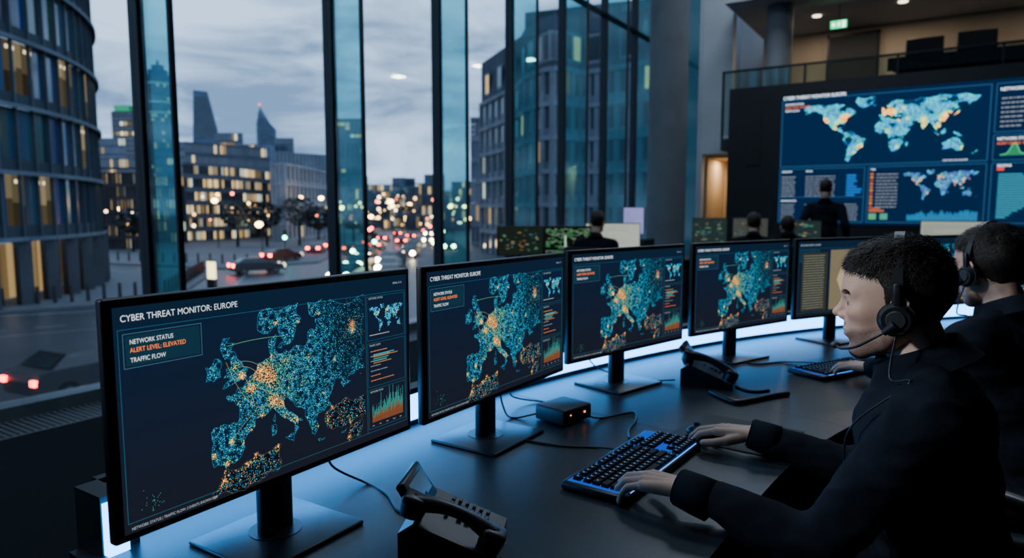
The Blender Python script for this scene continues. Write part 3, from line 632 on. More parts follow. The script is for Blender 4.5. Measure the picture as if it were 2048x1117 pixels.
def head_meshes(det):
    if det in HCACHE: return HCACHE[det]
    mb=MB()
    for h in HADD:
        for sg in((1,) if h[1][1]==0 and (h[0]=='e' or h[2][1]==0) else (1,-1)):
            if h[0]=='e': mb.ell((h[1][0],h[1][1]*sg,h[1][2]),h[2],n=40,k=24)
            else: mb.capsule((h[1][0],h[1][1]*sg,h[1][2]),h[3][0],(h[2][0],h[2][1]*sg,h[2][2]),h[3][1],20,6)
    mb.capsule((.080,0,.022),.009,(.105,0,-.017),.010,16,5); mb.ell((.1080,0,-.022),(.0100,.0100,.0085)); mb.ell((.095,0,-.027),(.011,.018,.0075)); mb.ell((.080,0,-.056),(.016,.027,.022)); mb.ell((.076,0,.002),(.016,.020,.03))
    vox={7:.0015,6:.0024}.get(det,.0045)
    src=remeshed(mb,'head_src',vox,2,[M_skin])
    P=np.empty(len(src.vertices)*3); src.vertices.foreach_get('co',P); P=P.reshape(-1,3)
    F=[list(p.vertices) for p in src.polygons]; bpy.data.meshes.remove(src)
    E=np.array([(f[i],f[(i+1)%len(f)]) for f in F for i in range(len(f))])
    cnt=np.zeros(len(P)); np.add.at(cnt,E[:,0],1); np.add.at(cnt,E[:,1],1)
    for it in range(14):
        d=np.clip(head_sdf(P),-.004,.004); P=P-hgrad(P)*d[:,None]*.8
        if it in(4,8,11):
            A=np.zeros_like(P); np.add.at(A,E[:,0],P[E[:,1]]); np.add.at(A,E[:,1],P[E[:,0]]); P=P*.6+.4*A/cnt[:,None]
    V=hgrad(P,.002)
    base=np.array([.50,.31,.225]); colv=np.tile(base,(len(P),1))
    n3=np.array([noise.noise(Vector((p[0]*420,p[1]*420,p[2]*420))) for p in P])
    jl=np.interp(P[:,0],[0,.02,.05,.08,.1],[-.026,-.032,-.044,-.048,-.060])
    st=np.clip((jl-P[:,2])/.012,0,1)*np.clip((P[:,0]+.004)/.02,0,1); must=np.clip((.0055-np.abs(P[:,2]+.043))/.004,0,1)*np.clip((.028-np.abs(P[:,1]))/.006,0,1)*(P[:,0]>.075); st=np.maximum(st,must*.9)
    colv=colv*(1-(.60+.20*n3)[:,None]*st[:,None]*np.array([.97,1.,1.]))
    lf=np.clip((.021-np.abs(P[:,1]))/.003,0,1)*np.clip((.0095-np.abs(P[:,2]+.0592))/.002,0,1)*np.clip((P[:,0]-.089)/.002,0,1); colv=colv*(1-lf[:,None])+np.array([.34,.16,.13])*lf[:,None]
    cheek=np.exp(-((P[:,2]+.018)**2+(np.abs(P[:,1])-.045)**2)/(.018**2)); colv*=1+np.stack([cheek*.10,-cheek*.08,-cheek*.08],1)
    me=bpy.data.meshes.new('head'); me.from_pydata(P.tolist(),[],F); me.materials.append(M_skin); me.polygons.foreach_set('use_smooth',[True]*len(F))
    at=me.color_attributes.new('Col','FLOAT_COLOR','POINT'); at.data.foreach_set('color',np.concatenate([colv,np.ones((len(P),1))],1).ravel())
    x,y,z=P[:,0],np.abs(P[:,1]),P[:,2]
    hl=np.interp(x,[-.11,-.06,-.020,-.002,.012,.018,.030,.050,.075,.11],[-.062,-.055,-.022,-.004,-.026,.028,.050,.056,.062,.068])
    hl=hl+np.array([noise.noise(Vector((p[0]*90,p[1]*90,p[2]*90))) for p in P])*.004
    m=np.clip((z-hl)/.008,0,1)
    top=np.clip((z-.04)/.06,0,1)
    th=.002+.008*top
    HP=P+V*((th*m)-(1-m)*.004)[:,None]
    keep=m>0
    F2=[f for f in F if any(keep[q] for q in f)]
    sv=[];sf=[]; cand=np.where(m>.35)[0]; r=random.Random(8); ns={7:15000,6:9000}.get(det,2200)
    wmul=1. if det>5 else 2.2
    for k in range(ns):
        i=int(cand[r.randrange(len(cand))]); p=Vector(HP[i])-Vector(V[i])*.002; n=Vector(V[i]); tp=float(top[i])
        cmb=Vector((.8,.35*r.choice((1,1,-.4)),0))*tp+Vector((-.25,0,-1))*(1-tp); cmb+=Vector((r.gauss(0,.35),r.gauss(0,.35),r.gauss(0,.35)))
        cl=noise.noise(Vector(P[i])*42); cmb+=Vector((cl,noise.noise(Vector(P[i])*42+Vector((7,7,7))),0))*.9
        cmb=(cmb-n*cmb.dot(n)); cmb.normalize()
        L_=(.006+.020*tp)*r.uniform(.6,1.2); lift=.25+.5*tp+.4*max(0,cl)
        side=n.cross(cmb).normalized()*(.00045+.0003*tp)*wmul
        pts=[p,p+(cmb*.5+n*lift*.5)*L_,p+(cmb*1.0+n*lift*.55)*L_]
        b=len(sv); sv+= [tuple(pts[0]-side),tuple(pts[0]+side),tuple(pts[1]-side*.8),tuple(pts[1]+side*.8),tuple(pts[2])]
        sf+=[(b,b+1,b+3,b+2),(b+2,b+3,b+4)]
    nv=len(HP)
    hm=bpy.data.meshes.new('hair'); hm.from_pydata(HP.tolist()+sv,[],F2+[[q+nv for q in f] for f in sf]); hm.materials.append(M_hair); hm.polygons.foreach_set('use_smooth',[True]*len(hm.polygons))
    mb=MB(); nb_=260 if det>5 else 60
    T_=[r.random() for _ in range(nb_)]
    BP=np.array([[.0905-.016*t**1.5,.009+.038*t,.0200+.0065*math.sin(t*2.3)+r.uniform(-.0028,.0028)] for t in T_])
    dist=head_sdf(BP); G=hgrad(BP); BP=BP-G*dist[:,None]
    for sg in(1,-1):
        mb.ell((.0730,sg*.032,.0002),(.0122,.0122,.0122),mat=0,col=(.42,.40,.38)); mb.ell((.0826,sg*.0328,.0000),(.0034,.0060,.0060),mat=0,col=(.035,.022,.015))
        for t,bp_,g_ in zip(T_,BP,G):
            p=Vector((bp_[0],sg*bp_[1],bp_[2])); nn=Vector((g_[0],sg*g_[1],g_[2]))
            d=Vector((-.3,sg*1,.45*(1-t)-.2*t)).normalized()*r.uniform(.005,.009)+nn*.0012; s_=Vector((0,0,.0006))
            mb.add([p-s_,p+s_,p+d],[(0,1,2)],1)
    ey=mb.mesh('eyes_and_brows',[M_eye,M_hair])
    HCACHE[det]=(me,hm,ey); return HCACHE[det]
def hand(wrist,fwd,up,left,curl,spread,parent,PM,vox=.0022,skin=(.50,.31,.225),thumb=1.):
    f=Vector(fwd).normalized(); u=Vector(up); u=(u-f*u.dot(f)).normalized(); side=u.cross(f)
    tb=-side if left else side
    W=Vector(wrist)
    T=lambda a,b,c: W+f*a+tb*b+u*c
    mb=MB()
    mb.capsule(T(-.035,0,0),.026,T(.0,0,0),.0245,12); mb.capsule(T(.0,.012,0),.018,T(.0,-.010,0),.017)
    roots=[(.092,.030,.004),(.096,.009,.006),(.091,-.012,.004),(.082,-.031,.0)]
    for (a,b,c) in roots:
        mb.capsule(T(.008,b*.45,0),.017,T(a-.006,b,c-.004),.0120)
    mb.capsule(T(.035,.012,-.004),.017,T(.06,-.012,-.004),.016)
    Ls=[(.044,.026,.021),(.049,.030,.022),(.045,.028,.021),(.035,.021,.019)]
    nails=[]
    for i,((a,b,c),ls) in enumerate(zip(roots,Ls)):
        p=T(a-.004,b,c-.003); ang=curl[i][0]; sp=(1.5-i)*spread; r=.0098-.0008*(i==3)
        mb.capsule(p,.0115,p,.0112)
        for k,l in enumerate(ls):
            d=(f*math.cos(ang)-u*math.sin(ang)+tb*sp).normalized(); q=p+d*l
            r2=r-.0009; mb.capsule(p,r,q,r2,12,4); r=r2
            nu=(u*math.cos(ang)+f*math.sin(ang)); 
            if k==2: nails.append((q-d*.004+nu*(r2*.80),d,nu))
            p=q; ang+=curl[i][min(k+1,2)] if k<2 else 0
    p=T(.022,.022,-.006); th=[((.75,.62*thumb,-.20),.042,.0145),((.90,.42*thumb,-.18),.032,.0118),((.97,.20*thumb,-.16),.026,.0105)]
    for dv,l,r in th:
        d=(f*dv[0]+tb*dv[1]+u*dv[2]).normalized(); q=p+d*l; mb.capsule(p,r,q,r*.90); p=q
    me=remeshed(mb,'hand',vox,4,[M_skin],col=skin)
    obj('hand',me,parent=parent,PM=PM)
    nb=MB()
    for c,d,nu in nails:
        s_=nu.cross(d); R=Matrix((d,s_,nu)).transposed().to_4x4(); nb.ell(c,(.0062,.0052,.0018),R,10,6,col=(.55,.36,.29))
    obj('fingernails',nb.mesh('fingernails',[M_skin]),parent=parent,PM=PM)
def ik(a,b,l1,l2,hint):
    a=Vector(a);b=Vector(b);d=b-a;L_=min(d.length,(l1+l2)*.995); dn=d.normalized()
    x=(l1*l1-l2*l2+L_*L_)/(2*L_); h=math.sqrt(max(l1*l1-x*x,0)); hn=Vector(hint);hn=(hn-dn*hn.dot(dn)).normalized()
    return a+dn*x+hn*h
def person(name,ox,oy,yaw,det=5,vox=.014,seated=True,wl=None,wr_=None,head=(.12,0,1.212),htilt=.12,hyaw=0.,headset=False,fine_hands=False,skin=(.50,.31,.225),hlf=None,hrf=None):
    PM=Matrix.Translation((ox,oy,0))@Matrix.Rotation(yaw,4,'Z'); PI=PM.inverted()
    e=empty(name,PM); dz=0 if seated else .40
    hc=Vector(head)+Vector((0,0,dz)) if not seated else Vector(head)
    mb=MB(); T=lambda p:Vector((p[0],p[1],p[2]+dz))
    E=lambda c,r: mb.ell(T(c),r,n=24,k=16)
    E((0,0,.56),(.145,.175,.125));E((.015,0,.68),(.125,.16,.14));E((.04,0,.82),(.12,.165,.15));E((.062,0,.94),(.122,.185,.13));E((.04,0,1.00),(.09,.15,.070))
    mb.capsule(T((.05,-.15,1.020)),.060,T((.05,.15,1.020)),.060); 
    for s_ in(1,-1):
        mb.capsule(T((.05,.13*s_,1.035)),.048,T((.062,.035*s_,1.060)),.040)
    nk0=T((.052,0,1.03)); nk1=hc+Vector((-.030,0,-.060)); mb.capsule(nk0,.058,nk1,.053)
    ends=[]
    for s_,wt in((1,wl),(-1,wr_)):
        sh=T((.055,.185*s_,1.005)); 
        if wt is None: wt_l=T((.10,.27*s_,.60)) if not seated else Vector((.34,.16*s_,.80))
        else: wt_l=PI@Vector(wt)
        el=ik(sh,wt_l,.295,.265,(-.35,.30*s_,-1)); ends.append((el,wt_l)); wend=wt_l-(wt_l-el).normalized()*.035
        mb.capsule(sh,.070,sh+(el-sh)*.25,.062); mb.capsule(sh,.066,el,.050); mid=el.lerp(wt_l,.35)
        mb.capsule(el,.050,mid,.048); mb.capsule(mid,.048,wend,.035)
        mb.capsule(T((.055,.12*s_,.95)),.09,sh,.06)
    for s_ in(1,-1):
        if seated:
            hp=(.02,.095*s_,.535);kn=(.46,.13*s_,.53);an=(.43,.13*s_,.10)
        else:
            hp=(0,.09*s_,.54);kn=(.02,.10*s_,.12);an=(-.02,.11*s_,-.30)
        hp,kn,an=T(hp),T(kn),T(an)
        mb.capsule(hp,.098,kn,.064); mb.capsule(kn,.064,kn.lerp(an,.35),.062); mb.capsule(kn.lerp(an,.35),.062,an,.045)
        hz=.045; mb.capsule((an.x-.02,an.y,hz),.044,(an.x+.16,an.y*1.08,hz-.008),.036)
    nkd=(nk1-nk0).normalized()
    def ax(z): return nk0.x+(nk1.x-nk0.x)*(z-nk0.z)/(nk1.z-nk0.z)
    zt=nk0.z+.065
    def fm(c):
        if c.z+.45*(c.x-ax(c.z))>zt and math.hypot(c.x-ax(c.z),c.y)<.075: return 1
        if c.z<.095: return 3
        if c.z<.60+dz: return 2
        return 0
    me=remeshed(mb,'body',vox,6,[M_cloth,M_skin,M_trouser,M_shoe],fm,wr=.010 if det>5 else .004,col=skin)
    obj('body',me,parent=e)
    cb=MB(); nn=40
    def ring(z,r_):
        out=[]
        for i in range(nn):
            a=2*math.pi*i/nn; dx=math.cos(a)*r_*1.02; out.append(Vector((ax(z)+dx,math.sin(a)*r_,z-.45*dx)))
        return out
    rr=[(zt-.035,.086),(zt-.012,.071),(zt+.016,.0665),(zt+.018,.0700),(zt-.004,.078),(zt-.030,.094)]
    R=[q for z_,r_ in rr for q in ring(z_,r_)]
    cb.add(R,[(j*nn+i,j*nn+(i+1)%nn,(j+1)*nn+(i+1)%nn,(j+1)*nn+i) for j in range(len(rr)-1) for i in range(nn)],0,smooth=True)
    for el,wt_l in ends:
        d=(wt_l-el).normalized(); cb.tube([wt_l-d*.060,wt_l-d*.03,wt_l+d*.008,wt_l+d*.012,wt_l+d*.006],[.0425,.0415,.0385,.036,.031],24,0)
    obj('collar_and_cuffs',cb.mesh('collar_and_cuffs',[M_cloth]),parent=e)
    hm,ha,ey=head_meshes(det)
    HM=Matrix.Translation(hc)@Matrix.Rotation(hyaw,4,'Z')@Matrix.Rotation(htilt,4,'Y')
    obj('head',hm,HM,e); obj('hair',ha,HM,e); obj('eyes',ey,HM,e)
    eb=MB()
    for s_ in(1,-1):
        eb.ell((-.004,.075*s_,-.010),(.014,.006,.024),Matrix.Rotation(.2*s_,4,'Z')); 
        pts=[(.004,.074*s_,.006),(-.002,.081*s_,.018),(-.014,.086*s_,.020),(-.024,.088*s_,.008),(-.022,.086*s_,-.010),(-.012,.080*s_,-.026),(-.004,.074*s_,-.034)]
        for a,b in zip(pts[:-1],pts[1:]): eb.capsule(a,.0042,b,.0040,8,3)
        eb.capsule(pts[-1],.0055,pts[-2],.0045,8,3)
    obj('ears',remeshed(eb,'ears',.0018 if det>5 else .004,3,[M_skin],col=skin),HM,e)
    if headset:
        hb=MB(); arc=[]
        for k in range(33):
            a=math.pi*k/32; arc.append(Vector((-.006,.090*math.cos(a),-.012+.149*math.sin(a))))
        for i in range(32):
            a=arc[i];b=arc[i+1]; q=lambda v,s:Vector((0,v.y*s,-.012+(v.z+.012)*s))
            hb.add([q(a,1)+Vector((-.016,0,0)),q(a,1)+Vector((.004,0,0)),q(b,1)+Vector((.004,0,0)),q(b,1)+Vector((-.016,0,0)),q(a,1.04)+Vector((-.015,0,0)),q(a,1.04)+Vector((.003,0,0)),q(b,1.04)+Vector((.003,0,0)),q(b,1.04)+Vector((-.015,0,0))],[(3,2,1,0),(4,5,6,7),(0,1,5,4),(2,3,7,6),(1,2,6,5),(3,0,4,7)],0,smooth=False)
        for s_ in(1,-1):
            hb.cyl((-.004,.078*s_,-.022),(-.004,.092*s_,-.022),.031,.033,32,1); hb.cyl((-.004,.092*s_,-.022),(-.004,.103*s_,-.022),.031,.025,32,0); hb.cyl((-.004,.103*s_,-.022),(-.004,.106*s_,-.022),.018,.016,24,1)
            hb.rbox((-.006,.095*s_,.022),(.014,.008,.05),.003,0)
        hb.tube(fine3([(0,.101,-.035),(.030,.097,-.056),(.066,.078,-.080),(.095,.050,-.090),(.108,.028,-.088)],5),.0026,8,0)
        hb.ell((.110,.026,-.087),(.010,.007,.007),mat=1)
        hb.cyl((-.004,.106,-.030),(.016,.101,-.047),.010,.006,12,0)
        obj('headset',hb.mesh('headset',[M_plastic,M_plastic2]),HM,e)
        p0=HM@Vector((-.004,.100,-.050))
        cab=MB(); cab.tube(fine3([p0,p0+Vector((.005,.02,-.08)),Vector((.085,.16,1.07)),Vector((.175,.13,.97)),Vector((.19,.10,.88)),Vector((.16,.14,.80)),Vector((.16,.16,.70))],6),.0020,6,0)
        obj('headset_cable',cab.mesh('headset_cable',[M_plastic]),parent=e)
    c0=[(.30,.55,.35),(.24,.50,.35),(.26,.55,.38),(.30,.60,.4)]
    for s_,wt,df in((1,wl,hlf),(-1,wr_,hrf)):
        el,wt_l=ends[0 if s_==1 else 1]
        W=PM@wt_l
        if df is None: df=(PM.to_3x3()@(wt_l-el)).normalized(); 
        up=(0,0,1) if seated else PM.to_3x3()@Vector((.1,s_,0))
        hand(W,df,up,s_==1,c0,.10,e,PM,vox=.0022 if fine_hands else .004,skin=skin)
    return e
person('seated_operator_man',.04,1.56,math.pi,det=7,vox=.008,wl=(-.43,1.325,.812),wr_=(-.395,1.775,.805),headset=True,fine_hands=True,head=(.12,0,1.195),htilt=.05,hlf=(-1,.18,-.04),hrf=(-1,.10,-.03))
person('seated_operator_man',.215,2.44,math.radians(148),det=6,vox=.010,wl=(-.20,2.74,.812),wr_=(-.02,3.02,.81),headset=True,head=(.12,0,1.205),hyaw=-.25,fine_hands=True,hlf=(-1,.45,-.04),hrf=(-.8,.6,-.03))
person('seated_operator_man',-3.23,6.72,math.radians(100),head=(.10,0,1.24))
person('seated_operator_man',-1.86,8.0,math.radians(105),head=(.10,0,1.22))
person('seated_operator_man',-1.55,8.35,math.radians(110),head=(.10,0,1.18))
person('standing_man',-1.386,9.75,math.radians(92),seated=False,head=(.06,0,1.25),htilt=.05)

def chair(x,y,yaw,bh=1.0):
    M=Matrix.Translation((x,y,0))@Matrix.Rotation(yaw,4,'Z'); mb=MB()
    mb.rbox((.04,0,.41),(.50,.50,.075),.03,0,seg=4)
    V=[];nx,nz=12,14
    for s_ in(0,1):
        for j in range(nz+1):
            for i in range(nx+1):
                a=(i/nx-.5)*2; t=j/nz; wdt=.235*(1-.25*abs(t-.45)**1.5*2); V.append((-.235+.06*a*a+.03*math.sin(t*math.pi)-.09*t - s_*.035,a*wdt,.50+t*(bh-.50)))
    n1=(nx+1)*(nz+1);F=[]
    for j in range(nz):
        for i in range(nx):
            q=j*(nx+1)+i; F.append((q,q+1,q+nx+2,q+nx+1)); F.append((n1+q,n1+q+nx+1,n1+q+nx+2,n1+q+1))
    for j in range(nz):
        for q in(j*(nx+1),j*(nx+1)+nx): F.append((q,q+nx+1,n1+q+nx+1,n1+q))
    for i in range(nx):
        for q in(i,nz*(nx+1)+i): F.append((q,q+1,n1+q+1,n1+q))
    mb.add(V,F,0,smooth=True)
    mb.rbox((-.26,0,.52),(.05,.07,.30),.01,1); mb.rbox((-.12,0,.36),(.30,.08,.03),.01,1)
    for s_ in(1,-1): 
        mb.rbox((.0,.27*s_,.64),(.25,.07,.03),.012,1); mb.rbox((-.02,.28*s_,.51),(.05,.03,.26),.008,1); mb.rbox((-.02,.23*s_,.385),(.05,.12,.02),.006,1)
    mb.cyl((0,0,.10),(0,0,.37),.03,.025,16,2)
    for k in range(5):
        a=k*2*math.pi/5; d=Vector((math.cos(a),math.sin(a),0)); mb.tube([d*.03+Vector((0,0,.11)),d*.30+Vector((0,0,.075))],[.028,.018],8,1)
        mb.cyl(d*.30+Vector((-d.y*.02,d.x*.02,.032)),d*.30+Vector((d.y*.02,-d.x*.02,.032)),.032,.032,14,1)
    return obj('office_chair',mb.mesh('office_chair',[M_mesh,M_plastic,M_chrome]),M)
chair(.10,1.56,math.pi,.98); chair(.265,2.42,math.radians(148)); chair(-3.2,6.55,math.radians(100)); chair(-1.83,7.85,math.radians(105)); chair(-1.53,8.2,math.radians(110))

# ------------------------------------------------------------------ room shell
XW=-5.25
def simple(name,boxes,mats):
    mb=MB()
    for b in boxes: mb.box(*b[:6],b[6] if len(b)>6 else 0)
    return obj(name,mb.mesh(name,mats))
simple('floor',[(-5.35,6,-3.5,17,-.3,0)],[M_carpet])
mb=MB(); mb.box(-5.12,-4.72,-3.5,16,.0,.006,0)
for k in range(420):
    y=-1+k*.04; mb.box(-5.09,-4.75,y,y+.016,.006,.009,1)
obj('floor_vent_grille',mb.mesh('floor_vent_grille',[M_grille,M_frame]))
simple('ceiling',[(-5.35,6,-3.5,12.0,7.6,7.8)],[M_darkwall])
simple('wall_east',[(6,6.2,-3.5,17,-.3,7.8)],[M_darkwall])
simple('wall_south',[(-5.35,6,-3.7,-3.5,-.3,7.8)],[M_darkwall])
Ys=[-3.3,-1.6,.0,1.4,2.96,4.88,6.57,8.18,9.70,11.24,12.6,14.1,15.6]
for i in range(len(Ys)-1):
    a,b=Ys[i],Ys[i+1]; mb=MB()
    mb.box(XW-.02,XW,a+.03,b-.03,.10,7.6,0)
    mb.box(XW-.07,XW+.05,b-.03,b+.03,0,7.6,1)
    if i==0: mb.box(XW-.07,XW+.05,a-.03,a+.03,0,7.6,1)
    mb.box(XW+.05,XW+.42,b-.012,b+.012,.0,7.6,2)
    mb.box(XW+.42,XW+.445,b-.02,b+.02,.0,7.6,1)
    mb.box(XW-.07,XW+.12,a,b,0,.09,3)
    mb.box(XW-.06,XW+.03,a,b,4.74,4.80,1)
    obj('window_%d'%(i+1),mb.mesh('window',[M_pane,M_frame,M_fin,M_sill]))
simple('wall_pier',[(-4.0,-3.45,12.78,12.98,2.42,7.6),(-4.0,-3.95,12.78,12.98,0,2.42),(-3.42,-3.05,12.78,12.98,0,2.58)],[M_white])
simple('wall_stair_side',[(-4.06,-4.01,12.8,15.5,0,7.6)],[M_white])
simple('wall_north',[(-5.35,6,15.6,15.8,0,7.6)],[M_white])
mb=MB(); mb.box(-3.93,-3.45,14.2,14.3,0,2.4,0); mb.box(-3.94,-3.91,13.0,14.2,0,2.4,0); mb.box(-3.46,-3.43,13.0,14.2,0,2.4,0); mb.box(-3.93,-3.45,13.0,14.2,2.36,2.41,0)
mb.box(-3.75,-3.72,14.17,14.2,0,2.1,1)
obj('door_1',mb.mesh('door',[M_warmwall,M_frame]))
def arealight(name,loc,sz,power,col,rot=(0,0,0)):
    l=bpy.data.lights.new(name,'AREA'); l.shape='RECTANGLE'; l.size=sz[0]; l.size_y=sz[1]; l.energy=power; l.color=col
    o=bpy.data.objects.new(name,l); o.location=loc; o.rotation_euler=rot; COL.objects.link(o); return o
arealight('door_ceiling_light',(-3.68,13.6,2.34),(.25,.3),14,(1,.72,.42))
arealight('added_fill_light',(-2.6,1.6,7.5),(1.6,1.6),110,(.66,.82,1)); arealight('added_fill_light',(-1.2,6.0,7.5),(1.6,1.6),100,(.66,.82,1)); arealight('added_fill_light',(-2.6,10.2,7.5),(1.6,1.6),130,(.75,.86,1))  # added unseen overhead fill to brighten the dark interior, no fixtures modelled
def spot(name,loc,tgt,power,col,deg,rad):
    l=bpy.data.lights.new(name,'SPOT'); l.energy=power; l.color=col; l.spot_size=math.radians(deg); l.spot_blend=1.; l.shadow_soft_size=rad
    o=bpy.data.objects.new(name,l); o.location=loc; d=Vector(tgt)-Vector(loc); o.rotation_euler=d.to_track_quat('-Z','Y').to_euler(); COL.objects.link(o)
spot('added_key_light',(-4.4,-1.6,3.8),(-.14,1.55,1.22),1150,(.78,.88,1),15,.30)  # added unseen key light to brighten the near operator's face
spot('added_key_light',(-4.6,1.2,4.2),(.05,2.50,1.25),600,(.72,.85,1),13,.30)  # second added key light, out of view, aimed at the other operator
mb=MB(); mb.cyl((-3.70,10.2,0),(-3.70,10.2,7.6),.29,.29,48,0); obj('concrete_column',mb.mesh('concrete_column',[M_concrete]))
MZ=2.6; MC=4.85
mb=MB(); mb.cyl((-2.62,12.6,MZ),(-2.62,12.6,MC),.21,.21,40,0); obj('concrete_column',mb.mesh('concrete_column',[M_concrete]))
simple('floor_mezzanine',[(-3.40,6,12.0,15.55,MZ-.2,MZ)],[M_darkwall])
simple('ceiling_mezzanine',[(-3.40,6,12.0,15.55,MC,MC+.15)],[M_white])
simple('wall_mezzanine',[(-3.40,6,14.9,15.0,MZ,MC)],[pmat('mezzanine_wall_paint',(.34,.29,.235),rough=.85,var=.08,scale=1.5)])
mb=MB(); mb.box(-3.4,6,12.02,12.035,MZ+.05,MZ+1.1,0); mb.box(-3.4,6,12.0,12.05,MZ+1.1,MZ+1.13,1); 
for k in range(8): mb.box(-3.4+k*1.3,-3.37+k*1.3,12.0,12.05,MZ,MZ+1.1,1)
obj('glass_balustrade',mb.mesh('glass_balustrade',[M_balus,M_frame]))
for (x0,x1) in [(-2.15,-1.32)]:
    mb=MB(); mb.box(x0,x1,14.82,14.88,MZ,MZ+2.1,0); mb.box(x0-.04,x0,14.80,14.88,MZ,MZ+2.15,1); mb.box(x1,x1+.04,14.80,14.88,MZ,MZ+2.15,1); mb.box(x0-.04,x1+.04,14.80,14.88,MZ+2.1,MZ+2.15,1); mb.box(x1-.14,x1-.06,14.79,14.82,MZ+1.0,MZ+1.03,1)
    obj('door_2',mb.mesh('door',[M_darkwall,M_frame]))
mb=MB(); mb.box(-.95,.95,13.1,13.7,3.74,3.80,0); mb.box(-.85,.9,13.2,13.65,MZ,3.74,0); mb.box(-1.0,1.0,13.02,13.10,3.66,3.86,0)
obj('reception_counter',mb.mesh('reception_counter',[M_darkwall]))
def smallmon(name,x,y,z,th,wd,ht,col,floor_z,pattern=0):
    M=Matrix.Translation((x,y,z))@Matrix.Rotation(th,4,'Z'); mb=MB()
    mb.rbox((0,.012,0),(wd+.02,.025,ht+.02),.005,0); mb.rbox((0,.04,-.02),(wd*.5,.03,ht*.5),.008,0)
    mb.rbox((0,.05,-(z-floor_z)/2),(.05,.02,(z-floor_z)),.004,0); mb.rbox((0,.04,-(z-floor_z)+.006),(.2,.17,.010),.003,0)
    mb.add([(-wd/2,-.0015,-ht/2),(wd/2,-.0015,-ht/2),(wd/2,-.0015,ht/2),(-wd/2,-.0015,ht/2)],[(0,1,2,3)],1,col)
    r=random.Random(int(abs(x*100))); yy=-.0025
    def q(a,b,c,d,cc): mb.add([(a,yy,b),(c,yy,b),(c,yy,d),(a,yy,d)],[(0,1,2,3)],1,cc)
    if pattern==1:
        for k in range(16):
            zz=ht/2-.03-k*ht/18; x0=-wd/2+.02
            while x0<wd/2-.04:
                l=r.uniform(.01,.06); 
                if r.random()<.6: q(x0,zz,min(x0+l,wd/2-.01),zz+.006,r.choice([(.08,.5,.15),(.15,.5,.18),(.4,.45,.4)]))
                x0+=l+.01
        q(-.04,-.10,-.025,.06,(.8,.9,.8))
    elif pattern==2:
        for k in range(30):
            a=r.uniform(-wd/2+.02,wd/2-.06);b=r.uniform(-ht/2+.02,ht/2-.03); q(a,b,a+r.uniform(.01,.05),b+r.uniform(.003,.014),r.choice([(.06,.3,.18),(.25,.3,.2),(.05,.2,.25),(.4,.2,.08)])); yy-=.0001
    elif pattern==3:
        for k in range(14): q(-wd/2+.02,ht/2-.04-k*.02,-wd/2+.02+r.uniform(.06,wd*.8),ht/2-.035-k*.02,tuple(c_*.6 for c_ in col))
    return obj(name,mb.mesh(name,[M_plastic,M_lamp]),M)
smallmon('computer_monitor',-.50,13.42,4.05,0,.52,.30,(.004,.005,.007),3.80); smallmon('computer_monitor',.22,13.42,4.07,.1,.52,.30,(.004,.005,.007),3.80)
mb=MB(); 
for (x,y) in [(-.85,13.45),(-2.2,13.6),(1.6,13.4)]: mb.cyl((x,y,MC-.015),(x,y,MC-.001),.07,.07,20,0,(5.,4.,2.8))
obj('ceiling_downlights',mb.mesh('ceiling_downlights',[M_lamp]))
for i,(x,y) in enumerate([(-.85,13.75),(1.7,13.7),(-2.2,13.8)]): arealight('downlight_lamp',(x,y,MC-.03),(.3,.3),20,(1,.80,.58))
mb=MB(); mb.rbox((0,0,0),(.27,.05,.15),.008,0); mb.box(-.005,.005,-.005,.005,.07,.33,0)
def eq(x0,z0,x1,z1,c): mb.add([(x0*.8,-.028,z0),(x1*.8,-.028,z0),(x1*.8,-.028,z1),(x0*.8,-.028,z1)],[(0,1,2,3)],1,c)
mb.add([(-.125,-.0265,-.065),(.125,-.0265,-.065),(.125,-.0265,.065),(-.125,-.0265,.065)],[(0,1,2,3)],1,(.03,1.7,.6))
wc=(3,4,3.5); 
eq(.07,-.05,.13,.05,wc)
mb.add([(x*.8,-.028,z) for x,z in [(-.135,0),(-.09,.045),(-.09,.012),(-.06,.012),(-.06,-.012),(-.09,-.012),(-.09,-.045)]],[tuple(range(7))],1,wc)
mb.add([(x*.9+.0,-.028,z) for x,z in [(-.02,.015),(.0,.03),(.022,.028),(.035,.012),(.028,.008),(.018,.018),(.012,.0),(.026,-.018),(.022,-.045),(.014,-.045),(.014,-.02),(-.004,-.010),(-.012,-.03),(-.03,-.032),(-.03,-.024),(-.016,-.02),(-.002,.016),(-.014,.006)]],[tuple(range(18))],1,wc)
mb.add([(.018+.009*math.cos(a),-.028,.043+.009*math.sin(a)) for a in np.linspace(0,6.28,11)[:-1]],[tuple(range(10))],1,wc)
obj('exit_sign',mb.mesh('exit_sign',[M_frame,M_lamp]),Matrix.Translation((-1.76,13.05,4.51)))

# ------------------------------------------------------------------ video wall
VW=empty('video_wall',Matrix(((1,0,0,-2.33),(0,0,-1,11.55),(0,1,0,1.16),(0,0,0,1))))
mb=MB(); mb.box(-.82,5.6,-1.16,2.19,-.35,-.01,0); mb.box(-.50,-.30,.95,1.95,-.01,.0,0)
obj('housing',mb.mesh('housing',[pmat('video_wall_housing',(.006,.008,.012),rough=.6,var=.2,scale=4)]),parent=VW)
mb=MB(); r=random.Random(5); rect(mb,0,0,4.6,1.99,.0,0,(.003,.020,.070)); ln=(.04,.18,.38); z=.004
rect(mb,.02,.90,2.72,1.93,z*.5,0,(.002,.022,.075)); outline(mb,.02,.90,2.72,1.93,.008,z,0,ln)
worldmap(mb,.32,.93,2.30,.93,z,8500,.0060,1.35,1.15,0,.004)
outline(mb,.02,.04,1.22,.86,.007,z,0,ln); outline(mb,1.27,.04,2.72,.86,.007,z,0,ln); lines(mb,[(.02,.42),(1.22,.42)],.006,z,0,ln)
